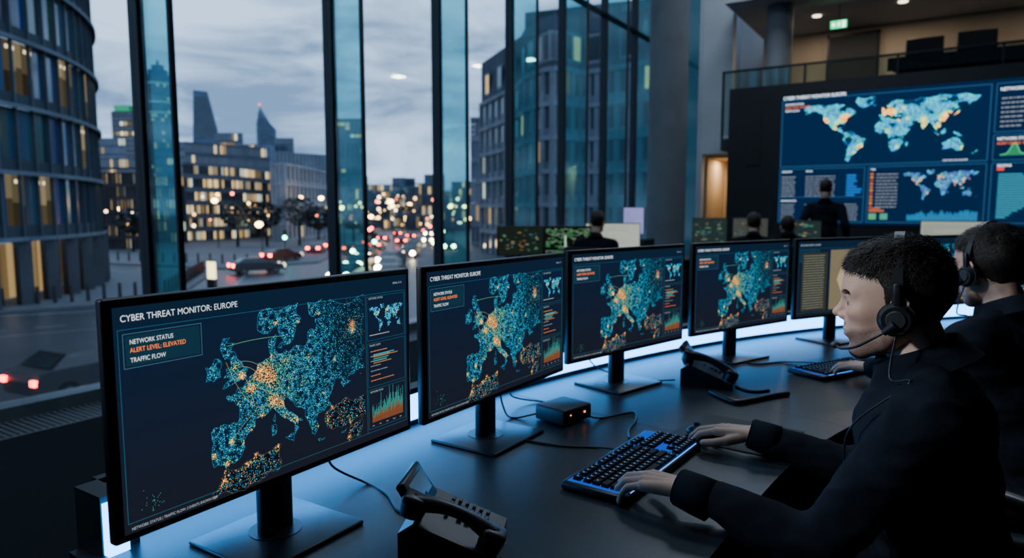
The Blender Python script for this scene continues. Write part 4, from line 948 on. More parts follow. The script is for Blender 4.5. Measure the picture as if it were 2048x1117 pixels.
for k in range(8):
    yy=.73-k*.042; c=(.35,.42,.50)
    dashes(mb,.05,yy,.20,.018,z,0,c,r); dashes(mb,.40,yy,.42,.018,z,0,(.30,.36,.45),r); rect(mb,.98,yy,.98+r.uniform(.10,.22),yy+.024,z,0,(.02,.24,.85))
for k in range(7):
    yy=.30-k*.038; dashes(mb,.05,yy,.20,.016,z,0,(.32,.38,.45),r); dashes(mb,.40,yy,.35,.016,z,0,(.25,.33,.42),r); dashes(mb,.9,yy,.25,.016,z,0,(.32,.38,.45),r)
for k in range(11):
    yy=.74-k*.048; c=[(.8,.22,.06),(.8,.4,.06),(.6,.08,.05),(.7,.28,.06)][k%4]; rect(mb,1.30,yy,1.34,yy+.028,z,0,c); dashes(mb,1.38,yy,.28,.018,z,0,(.35,.40,.45),r)
worldmap(mb,1.72,.36,.92,.42,z,0,.004,2.2,1,1)
worldmap(mb,1.72,.36,.92,.42,z+.001,500,.0055,1.2,1.2,1)
for k in range(44):
    h=.04+.14*abs(noise.noise(Vector((k*.21,3.3,0))))+.05*r.random()+.05*k/44; rect(mb,1.80+k*.0195,.07,1.812+k*.0195,.07+h,z,0,(.03,.36,.75))
rect(mb,1.30,.08,1.40,.17,z,0,(.1,.5,.25)); rect(mb,1.45,.08,1.55,.17,z,0,(.08,.45,.3)); rect(mb,1.3,.2,1.5,.22,z,0,(1.,.2,.06))
outline(mb,2.78,1.28,4.5,1.93,.007,z,0,ln); outline(mb,2.78,.90,4.5,1.24,.007,z,0,ln); outline(mb,2.78,.04,4.5,.86,.007,z,0,ln)
for k in range(7): dashes(mb,2.84,1.72-k*.062,.26,.022,z,0,(.35,.4,.46),r); dashes(mb,3.22,1.72-k*.062,.24,.022,z,0,(.22,.38,.46),r)
pts=[];
for k in range(60):
    x_=k/59; pts.append((2.86+x_*1.3,.97+.15*math.exp(-((x_-.12)/.04)**2)+.05*abs(noise.noise(Vector((k*.3,9,0))))+.06*math.exp(-((x_-.4)/.05)**2)+.1*math.exp(-((x_-.6)/.07)**2)))
lines(mb,pts,.010,z+.001,0,(.10,.95,.35))
for a,b in zip(pts[:-1],pts[1:]): mb.add([(a[0],.96,z),(b[0],.96,z),(b[0],b[1],z),(a[0],a[1],z)],[(0,1,2,3)],0,(.03,.30,.15))
rect(mb,2.84,.76,2.92,.80,z,0,(1.3,.10,.06)); rect(mb,3.3,1.17,3.42,1.20,z,0,(1.1,.3,.1))
for k in range(20):
    wd=.55*math.exp(-((k-8)/9)**2)+r.uniform(-.05,.1); rect(mb,2.86,.70-k*.031,2.86+max(.08,wd),.714-k*.031,z,0,(.06,.50,.72))
obj('display_content',mb.mesh('display_content',[M_glow]),parent=VW)
M_vt=emat('video_wall_text',2.6,(.8,.9,1.),False)
for (b_,sz,x_,y_,m_) in [('CYBER THREAT MONITOR EUROPE',.066,.03,1.940,M_vt),('NETWORK STATUS',.036,.06,1.85,M_vt),('ALERT LEVEL: ELEVATED',.040,.06,1.80,M_to),('TRAFFIC FLOW',.036,.06,1.75,M_vt),('NETWORK SYSTEM',.062,2.82,1.83,M_vt),('NETWORK STATUS',.052,2.82,1.17,M_vt),('ALERT LEVELS  8.21M',.050,2.82,1.11,M_to),('REGIONS',.045,2.84,.81,M_vt),('RESOURCES',.032,.05,.81,M_vt),('STATUS',.032,.40,.81,M_vt),('TASK',.032,1.30,.81,M_vt),('NETWORK STATUS',.030,.05,.355,M_vt),('CURRENTS',.036,1.30,.23,M_to)]:
    text('display_text',b_,sz,(x_,y_,.006),VW,m_)
text('display_text','CYBER THREAT LEVEL FOR EUROPE',.022,(2.2,.915,.006),VW,M_vt)

# ------------------------------------------------------------------ background desks & monitors
def bgdesk(x0,y0,x1,y1,dep):
    a=Vector((x0,y0));b=Vector((x1,y1));d=(b-a);l=d.length;ang=math.atan2(d.y,d.x); M=Matrix.Translation((x0,y0,0))@Matrix.Rotation(ang,4,'Z')
    mb=MB(); mb.box(0,l,0,dep,.72,.75,0,M=M); mb.box(.03,.08,.05,dep-.05,0,.72,1,M=M); mb.box(l-.08,l-.03,.05,dep-.05,0,.72,1,M=M); mb.box(.08,l-.08,dep-.08,dep-.05,.2,.72,1,M=M)
    obj('office_desk',mb.mesh('office_desk',[M_desk,M_deskedge]))
bgdesk(-4.45,6.25,-2.95,7.38,.7); bgdesk(-2.9,8.55,-1.0,9.05,.7)
th=math.radians(37)
smallmon('computer_monitor',-4.13,6.65,1.03,th+.35,.56,.32,(.012,.018,.014),.75,2); smallmon('computer_monitor',-3.68,6.96,1.03,th+.1,.56,.32,(.004,.008,.006),.75,1)
smallmon('computer_monitor',-3.30,7.35,1.05,th-.15,.62,.34,(.50,.53,.46),.75,3)
smallmon('computer_monitor',-3.52,8.5,1.24,.25,.26,.34,(.34,.34,.75),1.0,3)
simple('filing_cabinet',[(-3.78,-3.32,8.35,8.75,0,1.0)],[M_plastic2])
smallmon('computer_monitor',-2.62,8.88,1.10,.25,.42,.34,(.02,.035,.035),.75,2); smallmon('computer_monitor',-2.15,9.05,1.10,.22,.42,.34,(.06,.065,.06),.75,2); smallmon('computer_monitor',-1.55,9.22,1.08,.22,.42,.32,(.02,.035,.035),.75,2)
smallmon('computer_monitor',.02,7.7,1.12,-.1,.5,.30,(.38,.42,.35),.75,3); bgdesk(-.6,7.4,1.2,7.4,.8)

# ------------------------------------------------------------------ city outside
CR=Vector((.843,.538));CF=Vector((-.538,.843))
def C(r,f): v=CR*r+CF*f; return (v.x,v.y)
SZ=-4.2
def lit(r): 
    b=r.uniform(.15,1.)**1.6*1.1
    return r.choice([(1.0*b,.66*b,.30*b),(1.0*b,.74*b,.40*b),(.9*b,.55*b,.22*b),(.7*b,.75*b,.65*b)])
def facade(mb,A,B,z0,z1,nx,nz,p,wall,glass,r,mx=.2,mz=.25,slab=.0,pil=.0,inset=.03):
    A=Vector(A);B=Vector(B);d=B-A;l=d.length;t=d/l;n=Vector((t.y,-t.x))
    if n.dot(-(A+B)/2)<0:n=-n
    g=lambda s_,z,o: (A.x+t.x*s_+n.x*o,A.y+t.y*s_+n.y*o,z)
    mb.quad(g(0,z0,0),g(l,z0,0),g(l,z1,0),g(0,z1,0),0,wall)
    cw=l/nx;ch=(z1-z0)/nz
    for j in range(nz):
        run=0
        for i in range(nx):
            a=i*cw+cw*mx/2;b=(i+1)*cw-cw*mx/2;c=z0+j*ch+ch*mz*.6;e_=z0+(j+1)*ch-ch*mz*.4
            if run<=0 and r.random()<p: run=r.randint(1,3)
            on=run>0; run-=1
            if on: mb.quad(g(a,c,inset),g(b,c,inset),g(b,e_,inset),g(a,e_,inset),2,lit(r))
            else:
                k=r.uniform(.6,1.3); mb.quad(g(a,c,inset),g(b,c,inset),g(b,e_,inset),g(a,e_,inset),1,tuple(q*k for q in glass))
        if slab:
            zz=z0+(j+1)*ch
            mb.add([g(0,zz-slab,0),g(l,zz-slab,0),g(l,zz-slab,.35),g(0,zz-slab,.35),g(0,zz,0),g(l,zz,0),g(l,zz,.35),g(0,zz,.35)],[(0,1,2,3),(4,7,6,5),(3,2,6,7),(0,3,7,4),(1,5,6,2)],0,tuple(q*1.1 for q in wall))
    if pil:
        for i in range(nx+1):
            s_=i*cw; mb.add([g(s_-pil/2,z0,0),g(s_+pil/2,z0,0),g(s_+pil/2,z0,.25),g(s_-pil/2,z0,.25),g(s_-pil/2,z1,0),g(s_+pil/2,z1,0),g(s_+pil/2,z1,.25),g(s_-pil/2,z1,.25)],[(3,2,6,7),(0,3,7,4),(1,5,6,2)],0,wall)
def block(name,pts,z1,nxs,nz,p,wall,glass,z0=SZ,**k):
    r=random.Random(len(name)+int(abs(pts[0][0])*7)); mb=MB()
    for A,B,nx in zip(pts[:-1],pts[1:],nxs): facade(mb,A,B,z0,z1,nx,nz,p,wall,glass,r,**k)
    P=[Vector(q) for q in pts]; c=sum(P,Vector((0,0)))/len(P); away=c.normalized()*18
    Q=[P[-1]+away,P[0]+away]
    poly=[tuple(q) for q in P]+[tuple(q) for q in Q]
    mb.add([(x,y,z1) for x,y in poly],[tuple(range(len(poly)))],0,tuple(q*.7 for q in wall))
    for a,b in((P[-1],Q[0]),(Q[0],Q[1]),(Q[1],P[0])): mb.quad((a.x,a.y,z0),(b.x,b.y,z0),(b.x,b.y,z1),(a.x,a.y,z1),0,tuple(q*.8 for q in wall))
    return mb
CM=[M_city,M_cityglass,M_cglow]
def fin_(name,mb): return obj(name,mb.mesh(name,CM))
def tb(name,u0,u1,vt,D,nx,nz,p,wall,glass=(.03,.05,.08),sk=0,**k):
    a0=(u0-1024)/1365;a1=(u1-1024)/1365; z1=1.38+(420-vt)/1372*D
    mb=block(name,[C(a0*D,D),C(a1*(D+sk),D+sk)],z1,[nx],nz,p,wall,glass,**k); return fin_(name,mb)
tb('brown_tower_block',237,284,226,420,6,22,.10,(.060,.052,.062),(.03,.035,.05)); 
mb=MB(); a0=(243-1024)/1365*419;a1=(273-1024)/1365*419; p=C(a0,419);q=C(a1,419); z0=1.38+(420-226)/1372*419;z1=1.38+(420-214)/1372*419
mb.quad((p[0],p[1],z0),(q[0],q[1],z0),(q[0],q[1],z1),(p[0],p[1],z1),2,(.02,.22,.12)); p2=C(a0,430);q2=C(a1,430)
for a,b in((p,p2),(q,q2),(p2,q2)): mb.quad((a[0],a[1],z0),(b[0],b[1],z0),(b[0],b[1],z1),(a[0],a[1],z1),2,(.015,.1,.06))
mb.quad((p[0],p[1],z1),(q[0],q[1],z1),(q2[0],q2[1],z1),(p2[0],p2[1],z1),0,(.03,.08,.06)); fin_('green_lit_rooftop_plant',mb)
mb=MB(); D=560; cx,cy=C((333-1024)/1365*D,D); zz=lambda v,D_:1.38+(420-v)/1372*D_
for (r_,va,vb) in [(11.,470,170),(9.4,170,158),(7.4,158,148),(4.5,148,138),(1.0,138,128)]:
    mb.cyl((cx,cy,zz(va,D)),(cx,cy,zz(vb,D)),r_,r_,28,0,(.06,.09,.13))
r=random.Random(3)
for j in range(30):
    z0=zz(420-8.2*j,D)
    for i in range(28):
        a=2*math.pi*i/28;b=a+.17; on=r.random()<.07
        mb.quad((cx+11.15*math.cos(a),cy+11.15*math.sin(a),z0),(cx+11.15*math.cos(b),cy+11.15*math.sin(b),z0),(cx+11.15*math.cos(b),cy+11.15*math.sin(b),z0+1.9),(cx+11.15*math.cos(a),cy+11.15*math.sin(a),z0+1.9),2 if on else 1,(.6,.5,.3) if on else (.04,.07,.10))
for v in(176,212,232): mb.cyl((cx,cy,zz(v,D)),(cx,cy,zz(v-2,D)),11.4,11.4,28,2,(.25,.42,.48))
fin_('stepped_skyscraper',mb)
mb=MB(); D=520; A=lambda u,v,d=0:(*C((u-1024)/1365*(D+d),D+d),zz(v,D+d))
fr=[(386,470),(448,470),(445,262),(428,188),(400,185)]
P=[A(*q) for q in fr]+[A(q[0],q[1],25) for q in fr]
mb.add(P,[(0,1,2,3,4),(9,8,7,6,5),(0,5,6,1),(1,6,7,2),(2,7,8,3),(3,8,9,4),(4,9,5,0)],0,(.065,.092,.13))
for k in range(16):
    v=275-k*5; xr=443 if v>262 else 443-(262-v)*.24; mb.add([A(402-(v-187)*.05,v,-.5),A(xr-3,v,-.5),A(xr-3,v-2.2,-.5),A(402-(v-187)*.05,v-2.2,-.5)],[(0,1,2,3)],1,(.02,.03,.045))
fin_('wedge_skyscraper',mb)
mb=MB(); D=600
fr=[(520,470),(560,470),(560,262),(549,250),(529,216),(521,250)]; P=[A(*q) for q in fr]+[A(q[0],q[1],20) for q in fr]
mb.add(P,[(0,1,2,3,4,5),(11,10,9,8,7,6)]+[(i,6+i,6+(i+1)%6,(i+1)%6) for i in range(6)],0,(.11,.15,.20))
for k in range(14):
    v=290-k*5; mb.add([A(524,v,-.5),A(min(556,556-(260-v)*.9) if v<260 else 556,v,-.5),A(min(556,556-(260-v)*.9) if v<260 else 556,v-1.6,-.5),A(524,v-1.6,-.5)],[(0,1,2,3)],1,(.03,.05,.07))
x,y,z_=A(529,213); mb.cyl((x,y,z_-4),(x,y,z_),.25,.1,6,0,(.1,.1,.1)); mb.ell((x,y,z_),(.8,.8,.8),n=8,k=6,mat=2,col=(3,.2,.2)); fin_('pointed_skyscraper',mb)
tb('distant_office_block',676,734,240,450,6,26,.06,(.055,.085,.11)); tb('distant_office_block',438,494,268,380,10,10,.15,(.05,.065,.09)); tb('distant_office_block',556,594,278,420,6,12,.10,(.06,.075,.10))
tb('distant_office_block',206,262,278,360,8,10,.2,(.05,.07,.10)); tb('distant_office_block',318,380,285,340,10,10,.15,(.055,.07,.10)); tb('distant_office_block',490,530,290,300,8,8,.2,(.07,.085,.11))
r=random.Random(12); u=600
while u<960:
    wd=r.uniform(18,50); D=r.uniform(240,420); tb('distant_low_building',u,u+wd,r.uniform(338,385),D,max(3,int(wd/6)),r.randint(3,6),.16,tuple(q*r.uniform(.7,1.3) for q in(.065,.075,.10))); u+=wd*r.uniform(.6,1.)
u=720
while u<945:
    wd=r.uniform(14,34); D=r.uniform(150,230); tb('terraced_house_row',u,u+wd,r.uniform(372,402),D,max(3,int(wd/6)),3,.2,tuple(q*r.uniform(.6,1.3) for q in(.06,.062,.075))); u+=wd*.95
mb=block('lit_office_building',[C((372-1024)/1365*118,118),C((480-1024)/1365*128,128),C((560-1024)/1365*146,146)],1.38+(420-330)/1372*125,[26,18],6,.35,(.065,.072,.09),(.03,.04,.055),slab=.5,mx=.14,mz=.3); fin_('lit_office_building',mb)
mb=block('lit_office_building',[C((378-1024)/1365*152,152),C((545-1024)/1365*168,168)],1.38+(420-290)/1372*158,[28],8,.14,(.05,.062,.085),(.035,.05,.07),slab=.3); fin_('lit_office_building',mb)
tb('brick_office_building',205,300,345,95,14,6,.22,(.048,.042,.046),slab=.2,pil=.3); tb('brick_office_building',285,375,352,115,14,6,.25,(.045,.045,.052),pil=.3); tb('brick_office_building',205,290,318,130,14,8,.2,(.04,.047,.06))
mb=block('white_classical_building',[C((550-1024)/1365*120,120),C((574-1024)/1365*118,118),C((668-1024)/1365*150,150)],1.38+(420-335)/1372*130,[3,13],4,.10,(.19,.205,.23),(.04,.05,.065),pil=.9,slab=.35,mx=.45,mz=.35); fin_('white_classical_building',mb)
mb=block('white_classical_building',[C((556-1024)/1365*175,175),C((660-1024)/1365*185,185)],1.38+(420-308)/1372*180,[14],6,.12,(.12,.14,.17),(.04,.05,.065),pil=.8,slab=.3,mx=.4); fin_('white_classical_building',mb)
# left curved glass building
mb=MB(); r=random.Random(21); cx,cy=C(-57,39); R0=28.75; fl=3.75; nseg=200
ca=math.atan2(-cy,-cx)
for j in range(19):
    z0=SZ+.2+j*fl
    rowp=.5 if j in(1,3,5,8) else .2
    run=0
    for i in range(nseg):
        a0=ca-1.75+3.5*i/nseg;a1=ca-1.75+3.5*(i+1)/nseg
        pt=lambda a,rr,z:(cx+rr*math.cos(a),cy+rr*math.sin(a),z)
        if j==0:
            on=r.random()<.6; b=r.uniform(.04,.3); mb.quad(pt(a0,R0-2.5,z0),pt(a1,R0-2.5,z0),pt(a1,R0-2.5,z0+fl-.4),pt(a0,R0-2.5,z0+fl-.4),2 if on else 1,(b,.60*b,.24*b) if on else (.04,.04,.04))
            if i%5==0: mb.box(pt(a0,R0,0)[0]-.35,pt(a0,R0,0)[0]+.35,pt(a0,R0,0)[1]-.35,pt(a0,R0,0)[1]+.35,SZ,z0+fl,0,(.04,.043,.05))
        else:
            if run<=0 and r.random()<rowp*.4: run=r.randint(2,5)
            on=run>0;run-=1
            b=r.uniform(.03,.19)
            c=(b*1.0,b*.74,b*.40) if on else tuple(q*r.uniform(.5,1.6) for q in (.020,.048,.072))
            zt_=z0+fl-.1; zs=z0+.7
            if on:
                zm=zs+(zt_-zs)*r.uniform(.35,.65); mb.quad(pt(a0,R0,zs),pt(a1,R0,zs),pt(a1,R0,zm),pt(a0,R0,zm),2,tuple(q*.3 for q in c)); mb.quad(pt(a0,R0,zm),pt(a1,R0,zm),pt(a1,R0,zt_),pt(a0,R0,zt_),2,c)
                if r.random()<.6:
                    am=(a0+a1)/2; mb.quad(pt(am-.001,R0+.02,zt_-.5),pt(am+.006,R0+.02,zt_-.5),pt(am+.006,R0+.02,zt_-.3),pt(am-.001,R0+.02,zt_-.3),2,(1.2,.95,.6))
            else: mb.quad(pt(a0,R0,zs),pt(a1,R0,zs),pt(a1,R0,zt_),pt(a0,R0,zt_),1,c)
            mb.quad(pt(a0,R0+.05,z0-.1),pt(a1,R0+.05,z0-.1),pt(a1,R0+.05,z0+.75),pt(a0,R0+.05,z0+.75),0,(.025,.035,.045))
            if i%3==0:
                am=a0; mb.quad(pt(am,R0+.0,z0),pt(am,R0+.22,z0),pt(am,R0+.22,z0+fl),pt(am,R0,z0+fl),0,(.04,.05,.06)); mb.quad(pt(am-.0015,R0+.22,z0),pt(am+.0015,R0+.22,z0),pt(am+.0015,R0+.22,z0+fl),pt(am-.0015,R0+.22,z0+fl),0,(.06,.075,.09))
    if j>0:
        for i in range(nseg):
            a0=ca-1.75+3.5*i/nseg;a1=ca-1.75+3.5*(i+1)/nseg; mb.quad(pt(a0,R0-.1,z0),pt(a1,R0-.1,z0),pt(a1,R0+.45,z0),pt(a0,R0+.45,z0),0,(.03,.038,.045)); mb.quad(pt(a0,R0+.45,z0-.15),pt(a1,R0+.45,z0-.15),pt(a1,R0+.45,z0+.1),pt(a0,R0+.45,z0+.1),0,(.07,.09,.11))
for s_ in(0,1): mb.add([(cx+(R0-.3)*math.cos(2*math.pi*k/60),cy+(R0-.3)*math.sin(2*math.pi*k/60),SZ+19*fl-.2*s_) for k in range(60)],[tuple(range(60))],0,(.05,.05,.06))
fin_('curved_glass_office_building',mb)
# right stone building
ST=(.125,.145,.172); GLS=(.03,.04,.052)
p0=C(-.044*88,88);p1=C(.012*74,74)
bay=[C((.020+.075*k/6)*(70-3.2*math.sin(math.pi*k/6)),70-3.2*math.sin(math.pi*k/6)-k*.4) for k in range(7)]
p3=C(.26*60,60); zt=1.38+(420-165)/1372*72
mb=block('stone_corner_building',[p0,p1]+bay+[C(.135*66,66),p3],zt,[6,1]+[1]*6+[3,7],6,.10,ST,GLS,slab=.45,mx=.5,mz=.38,pil=.5)
pts=[p0,p1]+bay+[C(.135*66,66),p3]
for k in range(len(pts)-1):
    a=Vector(pts[k]);b=Vector(pts[k+1]); ia=a+a.normalized()*3.2;ib=b+b.normalized()*3.2; zt2=zt+5.6
    mb.quad((a.x,a.y,zt),(b.x,b.y,zt),(ib.x,ib.y,zt2),(ia.x,ia.y,zt2),0,(.035,.040,.055))
    n_=max(1,int((b-a).length/4.2))
    for q in range(n_):
        m=a.lerp(b,(q+.5)/n_); d=(b-a).normalized(); o_=m.normalized()
        c0=m-d*.9+o_*.3;c1=m+d*.9+o_*.3;e0=c0+o_*3;e1=c1+o_*3
        mb.quad((c0.x,c0.y,zt+.6),(c1.x,c1.y,zt+.6),(c1.x,c1.y,zt+3.4),(c0.x,c0.y,zt+3.4),0,ST); ww=.25
        c0=c0+d*ww-o_*.04;c1=c1-d*ww-o_*.04; on=random.random()<.3
        mb.quad((c0.x,c0.y,zt+.9),(c1.x,c1.y,zt+.9),(c1.x,c1.y,zt+3.1),(c0.x,c0.y,zt+3.1),2 if on else 1,(.6,.42,.2) if on else GLS)
        for (s0,s1) in((c0,e0),(c1,e1)): mb.quad((s0.x,s0.y,zt+.6),(s1.x,s1.y,zt+.6),(s1.x,s1.y,zt+3.4),(s0.x,s0.y,zt+3.4),0,ST)
        mb.quad((c0.x,c0.y,zt+3.45),(c1.x,c1.y,zt+3.45),(e1.x,e1.y,zt+3.45),(e0.x,e0.y,zt+3.45),0,(.04,.045,.055))
ia=[Vector(q)+Vector(q).normalized()*3.2 for q in pts]; far=[q+q.normalized()*15 for q in (ia[-1],ia[0])]
mb.add([(q.x,q.y,zt+5.6) for q in ia+far],[tuple(range(len(ia)+2))],0,(.04,.045,.055))
a=Vector(C(.018*80,80));b=Vector(C(.30*72,72)); z2=1.38+(420-28)/1372*78
facade(mb,a,b,zt+5.6,z2,12,2,.05,(.035,.042,.055),(.03,.038,.05),random.Random(2))
for (s0,s1) in((a,a+a.normalized()*14),(b,b+b.normalized()*14)): mb.quad((s0.x,s0.y,zt+5.6),(s1.x,s1.y,zt+5.6),(s1.x,s1.y,z2),(s0.x,s0.y,z2),0,(.045,.05,.065))
a2=a+a.normalized()*14;b2=b+b.normalized()*14; mb.quad((a.x,a.y,z2),(b.x,b.y,z2),(b2.x,b2.y,z2),(a2.x,a2.y,z2),0,(.035,.04,.05))
fin_('stone_corner_building',mb)
tb('stone_wing_building',942,968,238,110,3,6,.2,(.13,.145,.17),slab=.4,mx=.4)
M_asph=pmat('asphalt',(.026,.031,.039),rough=.42,var=.25,scale=.35,bump=.15,bscale=30)
M_pave=pmat('paving_stone',(.085,.095,.110),rough=.7,var=.18,scale=.8,bump=.1,bscale=8)
mb=MB(); mb.quad((*C(-900,-60),SZ),(*C(900,-60),SZ),(*C(900,1500),SZ),(*C(-900,1500),SZ)); obj('street_ground',mb.mesh('street_ground',[M_asph]))
def slabp(mb,P,h=.14,mat=0):
    n=len(P); vs=[(*C(a,b),SZ+.005) for a,b in P]+[(*C(a,b),SZ+h) for a,b in P]
    mb.add(vs,[tuple(range(n,2*n))]+[(i,(i+1)%n,n+(i+1)%n,n+i) for i in range(n)],mat)
mb=MB()
slabp(mb,[(-60,36),(-30.5,34),(-21,42),(-27,62),(-48,62),(-75,50)])
slabp(mb,[(-80,112),(-46,72),(-27,64),(-20.5,72),(-24,104),(-30,160),(-80,160)])
slabp(mb,[(-8.5,62),(-3,48),(30,44),(40,70),(10,84),(-6,92),(-14,150),(-13,92)])
slabp(mb,[(-30,10),(-15,14.5),(-12,18),(0,40),(12,44),(20,10),(0,2),(-30,2)],.1)
obj('pavement',mb.mesh('pavement',[M_pave]))
mb=MB()
def mark(a,b,wd,c=(.25,.26,.28)):
    a=Vector(a);b=Vector(b);d=(b-a).normalized();n=Vector((-d.y,d.x))*wd/2; mb.quad((*C(*(a-n)),SZ+.012),(*C(*(b-n)),SZ+.012),(*C(*(b+n)),SZ+.012),(*C(*(a+n)),SZ+.012),0,c)
mark((-36,31),(-18,40),.25);mark((-17.5,40),(-24,62),.15)
for k in range(16):
    t=k/16; a=Vector((-12.5,40)).lerp(Vector((-22,160)),t); mark(a,a+Vector((-.24,3)),.18)
for k in range(12):
    t=k/12; a=Vector((-30,26)).lerp(Vector((-8,44)),t); mark(a,a+Vector((1.0,.8)),.15)
mark((-32,23),(-8,40),.12)
obj('road_markings',mb.mesh('road_markings',[M_paint]))
mb=MB(); r=random.Random(6)
for (a,b,n) in [((-34,35.5),(-22,43),17),((-22,43),(-27.5,61),14),((-44,74),(-21,67),16),((-40,36),(-34,35.5),5)]:
    for k in range(n):
        q=Vector(a).lerp(Vector(b),k/n); x,y=C(*q); mb.cyl((x,y,SZ+.1),(x,y,SZ+1.15),.11,.09,10,0,(.012,.014,.017))
obj('street_bollards',mb.mesh('street_bollards',[M_paint]))
def car(r_,f_,hd,body,lights):
    x,y=C(r_,f_); ang=math.atan2(CF.y,CF.x)+hd; M=Matrix.Translation((x,y,SZ))@Matrix.Rotation(ang,4,'Z'); mb=MB()
    prof=[(-2.15,.35),(-2.2,.75),(-2.1,1.0),(-1.75,1.05),(-1.2,1.42),(.25,1.46),(1.05,1.02),(1.95,.86),(2.2,.65),(2.2,.35)]
    n=len(prof); body=tuple(q*.8 for q in body)
    wv=[.86 if z<1.1 else .66 for _,z in prof]
    vs=[(a,-w_,z) for (a,z),w_ in zip(prof,wv)]+[(a,w_,z) for (a,z),w_ in zip(prof,wv)]
    mb.add(vs,[tuple(range(n-1,-1,-1)),tuple(range(n,2*n))]+[(i,(i+1)%n,n+(i+1)%n,n+i) for i in range(n)],0,body)
    mb.add([(-1.72,-.70,1.08),(-1.22,-.62,1.39),(-1.22,.62,1.39),(-1.72,.70,1.08)],[(0,1,2,3)],1,(.01,.012,.015),M=Matrix.Translation((-.03,0,.02)))
    mb.add([(.30,-.62,1.42),(1.02,-.74,1.04),(1.02,.74,1.04),(.30,.62,1.42)],[(0,1,2,3)],1,(.01,.012,.015),M=Matrix.Translation((.03,0,.02)))
    for s_ in(1,-1): mb.add([(-1.45,.80*s_,1.10),(.85,.80*s_,1.10),(.2,.69*s_,1.39),(-1.15,.69*s_,1.39)],[(0,1,2,3)],1,(.01,.012,.015))
    for wx in(-1.35,1.35):
        for s_ in(1,-1): mb.cyl((wx,.70*s_,.33),(wx,.90*s_,.33),.33,.33,18,0,(.012,.012,.012)); mb.cyl((wx,.90*s_,.33),(wx,.91*s_,.33),.18,.18,12,0,(.1,.1,.1))
    tl=.28 if f_>40 else .16; pw=1. if f_>40 else .55
    for s_ in(1,-1):
        mb.box(-2.26,-2.17,(.84-tl*1.4)*s_ if s_>0 else -.84,.84 if s_>0 else -(.84-tl*1.4),.68,.68+tl,2,(20*pw,.7*pw,.35*pw) if lights!='h' else (1.,.05,.03)); mb.ell((2.18,.62*s_,.68),(.14,.30,.26),n=10,k=6,mat=2,col=(30,22,13) if lights=='h' else (1.5,1.3,1))
    obj('car',mb.mesh('car',[M_paint,M_cityglass,M_cglow]),M)
dark=(.03,.033,.04)
car(-13.0,20.9,-.45,(.05,.05,.055),'t'); car(-22.5,60,-.9,dark,'t'); car(-25,74,-.5,(.12,.02,.02),'t'); car(-26.5,95,.2,dark,'t'); car(-25.3,88,.1,(.1,.1,.11),'t')
for (a,b,h_,bc,t_) in [(-14.3,64,-.1,dark,'h'),(-12.2,69,-.2,(.15,.15,.16),'h'),(-10.8,60,0,(.3,.3,.3),'h'),(-13.5,92,0,dark,'h'),(-12.,80,0,dark,'h'),(-14,115,0,dark,'h'),(-15.,135,0,(.2,.2,.2),'h'),(-16.5,160,0,dark,'h'),(-8.8,95,.1,dark,'h'),(-11.,104,0,dark,'h'),(-16.2,76,0,dark,'h'),(-13.2,124,0,dark,'h'),(-17.8,147,0,dark,'h'),(-19.5,180,0,dark,'h'),(-14.6,103,0,(.2,.2,.2),'h'),(-18.5,84,0,dark,'h'),(-9.2,52,0,dark,'h'),(-12.9,53,-.05,dark,'h')]: car(a,b,math.pi+h_,bc,t_)
for (a,b,h_) in [(-17.5,110,0),(-19,130,0),(-20.5,165,0),(-20.5,88,0),(-21.4,104,0),(-22.6,120,0),(-24,145,0),(-19.2,97,0)]: car(a,b,h_,(.06,.02,.02),'t')
LP=[(-43,100,5.6),(-36,118,6.3),(-33,120,6.3),(-31,122,5.5),(-27,110,4.6),(-22,150,5.5),(-19,190,6),(-41,78,4.6),(-54,95,4.4),(-60,105,5.2),(-30,82,2.5),(-15,170,5),(-24,140,5),(-10,150,5),(-5,120,4.5),(-47,70,2.2),(-66,110,4),(-26,128,3.),(-17,98,5.4),(-11,128,5.)]
mb=MB()
for (a,b,h) in LP:
    x,y=C(a,b); mb.cyl((x,y,SZ),(x,y,SZ+h+1.3),.08,.05,8,0,(.03,.03,.035)); mb.cyl((x,y,SZ+h+1.3),(x-.5,y,SZ+h+1.45),.04,.04,6,0,(.03,.03,.035)); mb.ell((x-.5,y,SZ+h+1.35),(.45,.45,.34),n=10,k=6,mat=2,col=(16,9.,3.2))
obj('street_lamps',mb.mesh('street_lamps',[M_paint,M_cityglass,M_cglow]))
mb=MB(); r=random.Random(31)
for k in range(260):
    f=r.uniform(85,330); u=r.choice([r.uniform(205,300),r.uniform(380,560),r.uniform(560,940),r.uniform(700,940)]); v=r.uniform(385,455); x,y=C((u-1024)/1365*f,f); z=max(SZ+.6,1.38-(v-420)/1372*f)
    s_=r.uniform(.0010,.0026)*f; c=r.choice([(7,3.6,1.1),(5.5,3.6,1.8),(6,4.5,2.7),(7,1.3,.5),(4,2.1,.7)]); mb.ell((x,y,z),(s_,s_,s_),n=6,k=4,mat=0,col=c)
obj('distant_city_lights',mb.mesh('distant_city_lights',[M_cglow]))
def tlight(r_,f_,c,zl):
    x,y=C(r_,f_); mb=MB(); mb.cyl((x,y,SZ),(x,y,SZ+3.4),.07,.06,8,0,(.02,.02,.02)); mb.box(x-.18,x+.18,y-.15,y+.15,SZ+2.4,SZ+3.4,0,(.01,.01,.01))
    d=Vector((-x,-y,0)).normalized()*.2
    for k in range(3): mb.ell((x+d.x,y+d.y,SZ+2.55+.33*k),(.2,.2,.2) if k==zl else (.13,.13,.13),n=10,k=6,mat=2,col=c if k==zl else (.02,.02,.02))
    obj('traffic_light',mb.mesh('traffic_light',[M_paint,M_cityglass,M_cglow]))
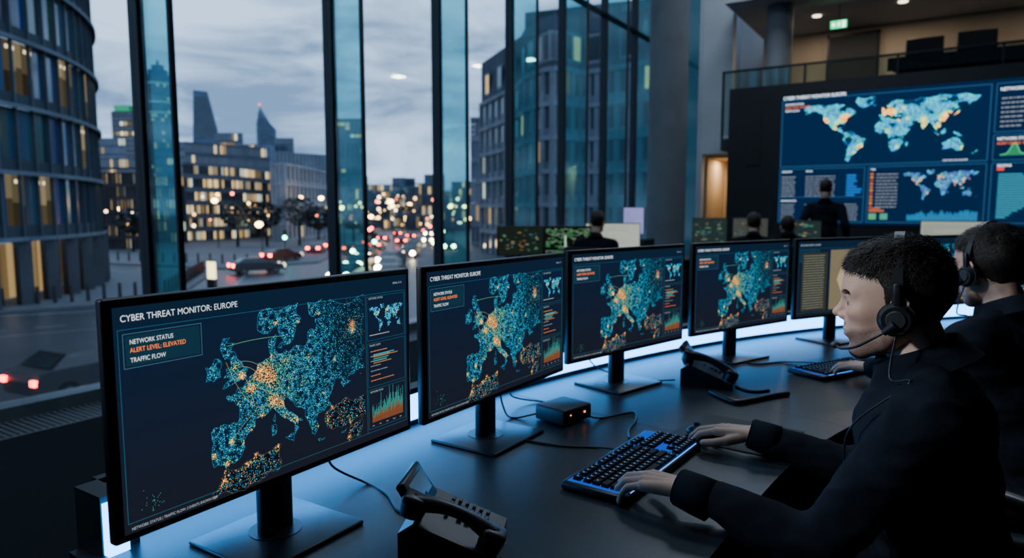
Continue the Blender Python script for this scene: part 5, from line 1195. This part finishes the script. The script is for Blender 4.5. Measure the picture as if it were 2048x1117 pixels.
tlight(-25.3,76,(1,16,9),0); tlight(-17.5,84,(18,1,.6),2); tlight(-13.3,66,(1,14,8),0); tlight(-12,100,(18,1,.6),2); tlight(-18.5,90,(18,1,.6),2)
mb=MB(); x,y=C(-21,47.5); mb.box(x-.35,x+.35,y-.1,y+.1,SZ+.8,SZ+2.0,2,(2.2,1.7,.8)); mb.box(x-.42,x+.42,y-.12,y+.12,SZ+.1,SZ+.8,0,(.02,.02,.02)); mb.box(x-.42,x+.42,y-.12,y+.12,SZ+2.0,SZ+2.1,0,(.02,.02,.02)); obj('illuminated_kiosk',mb.mesh('illuminated_kiosk',[M_paint,M_cityglass,M_cglow]))
def tree(r_,f_,h,seed):
    x,y=C(r_,f_); mb=MB(); r=random.Random(seed)
    mb.tube([(x,y,SZ),(x+.1,y,SZ+h*.4),(x,y+.1,SZ+h*.75)],[.22,.16,.06],8,0,(.014,.013,.012))
    for k in range(9):
        a=r.uniform(0,6.28); l=r.uniform(.2,.4)*h; z=SZ+h*r.uniform(.35,.65); mb.tube([(x,y,z),(x+math.cos(a)*l*.5,y+math.sin(a)*l*.5,z+l*.4),(x+math.cos(a)*l,y+math.sin(a)*l,z+l*.8)],[.08,.05,.02],6,0,(.014,.013,.012))
    for k in range(520):
        a=r.uniform(0,6.28);b=math.acos(r.uniform(-1,1)); R_=h*.33*r.uniform(.4,1)**.5; q=Vector((x+R_*math.sin(b)*math.cos(a),y+R_*math.sin(b)*math.sin(a),SZ+h*.68+R_*.85*math.cos(b))); s_=r.uniform(.15,.35)
        d1=Vector((r.uniform(-1,1),r.uniform(-1,1),r.uniform(-1,1))).normalized()*s_; d2=Vector((r.uniform(-1,1),r.uniform(-1,1),r.uniform(-1,1))).normalized()*s_
        mb.add([q-d1,q-d2,q+d1,q+d2],[(0,1,2,3)],0,(.016,.020,.018))
    obj('street_tree',mb.mesh('street_tree',[M_paint]))
for i,(a,b,h) in enumerate([(-37,103,7),(-33,106,8),(-29.5,104,6.5),(-41,102,7),(-24,150,9),(-18,200,12),(-8,180,12),(-13,240,14),(-50,90,6),(-26,112,6)]): tree(a,b,h,i)
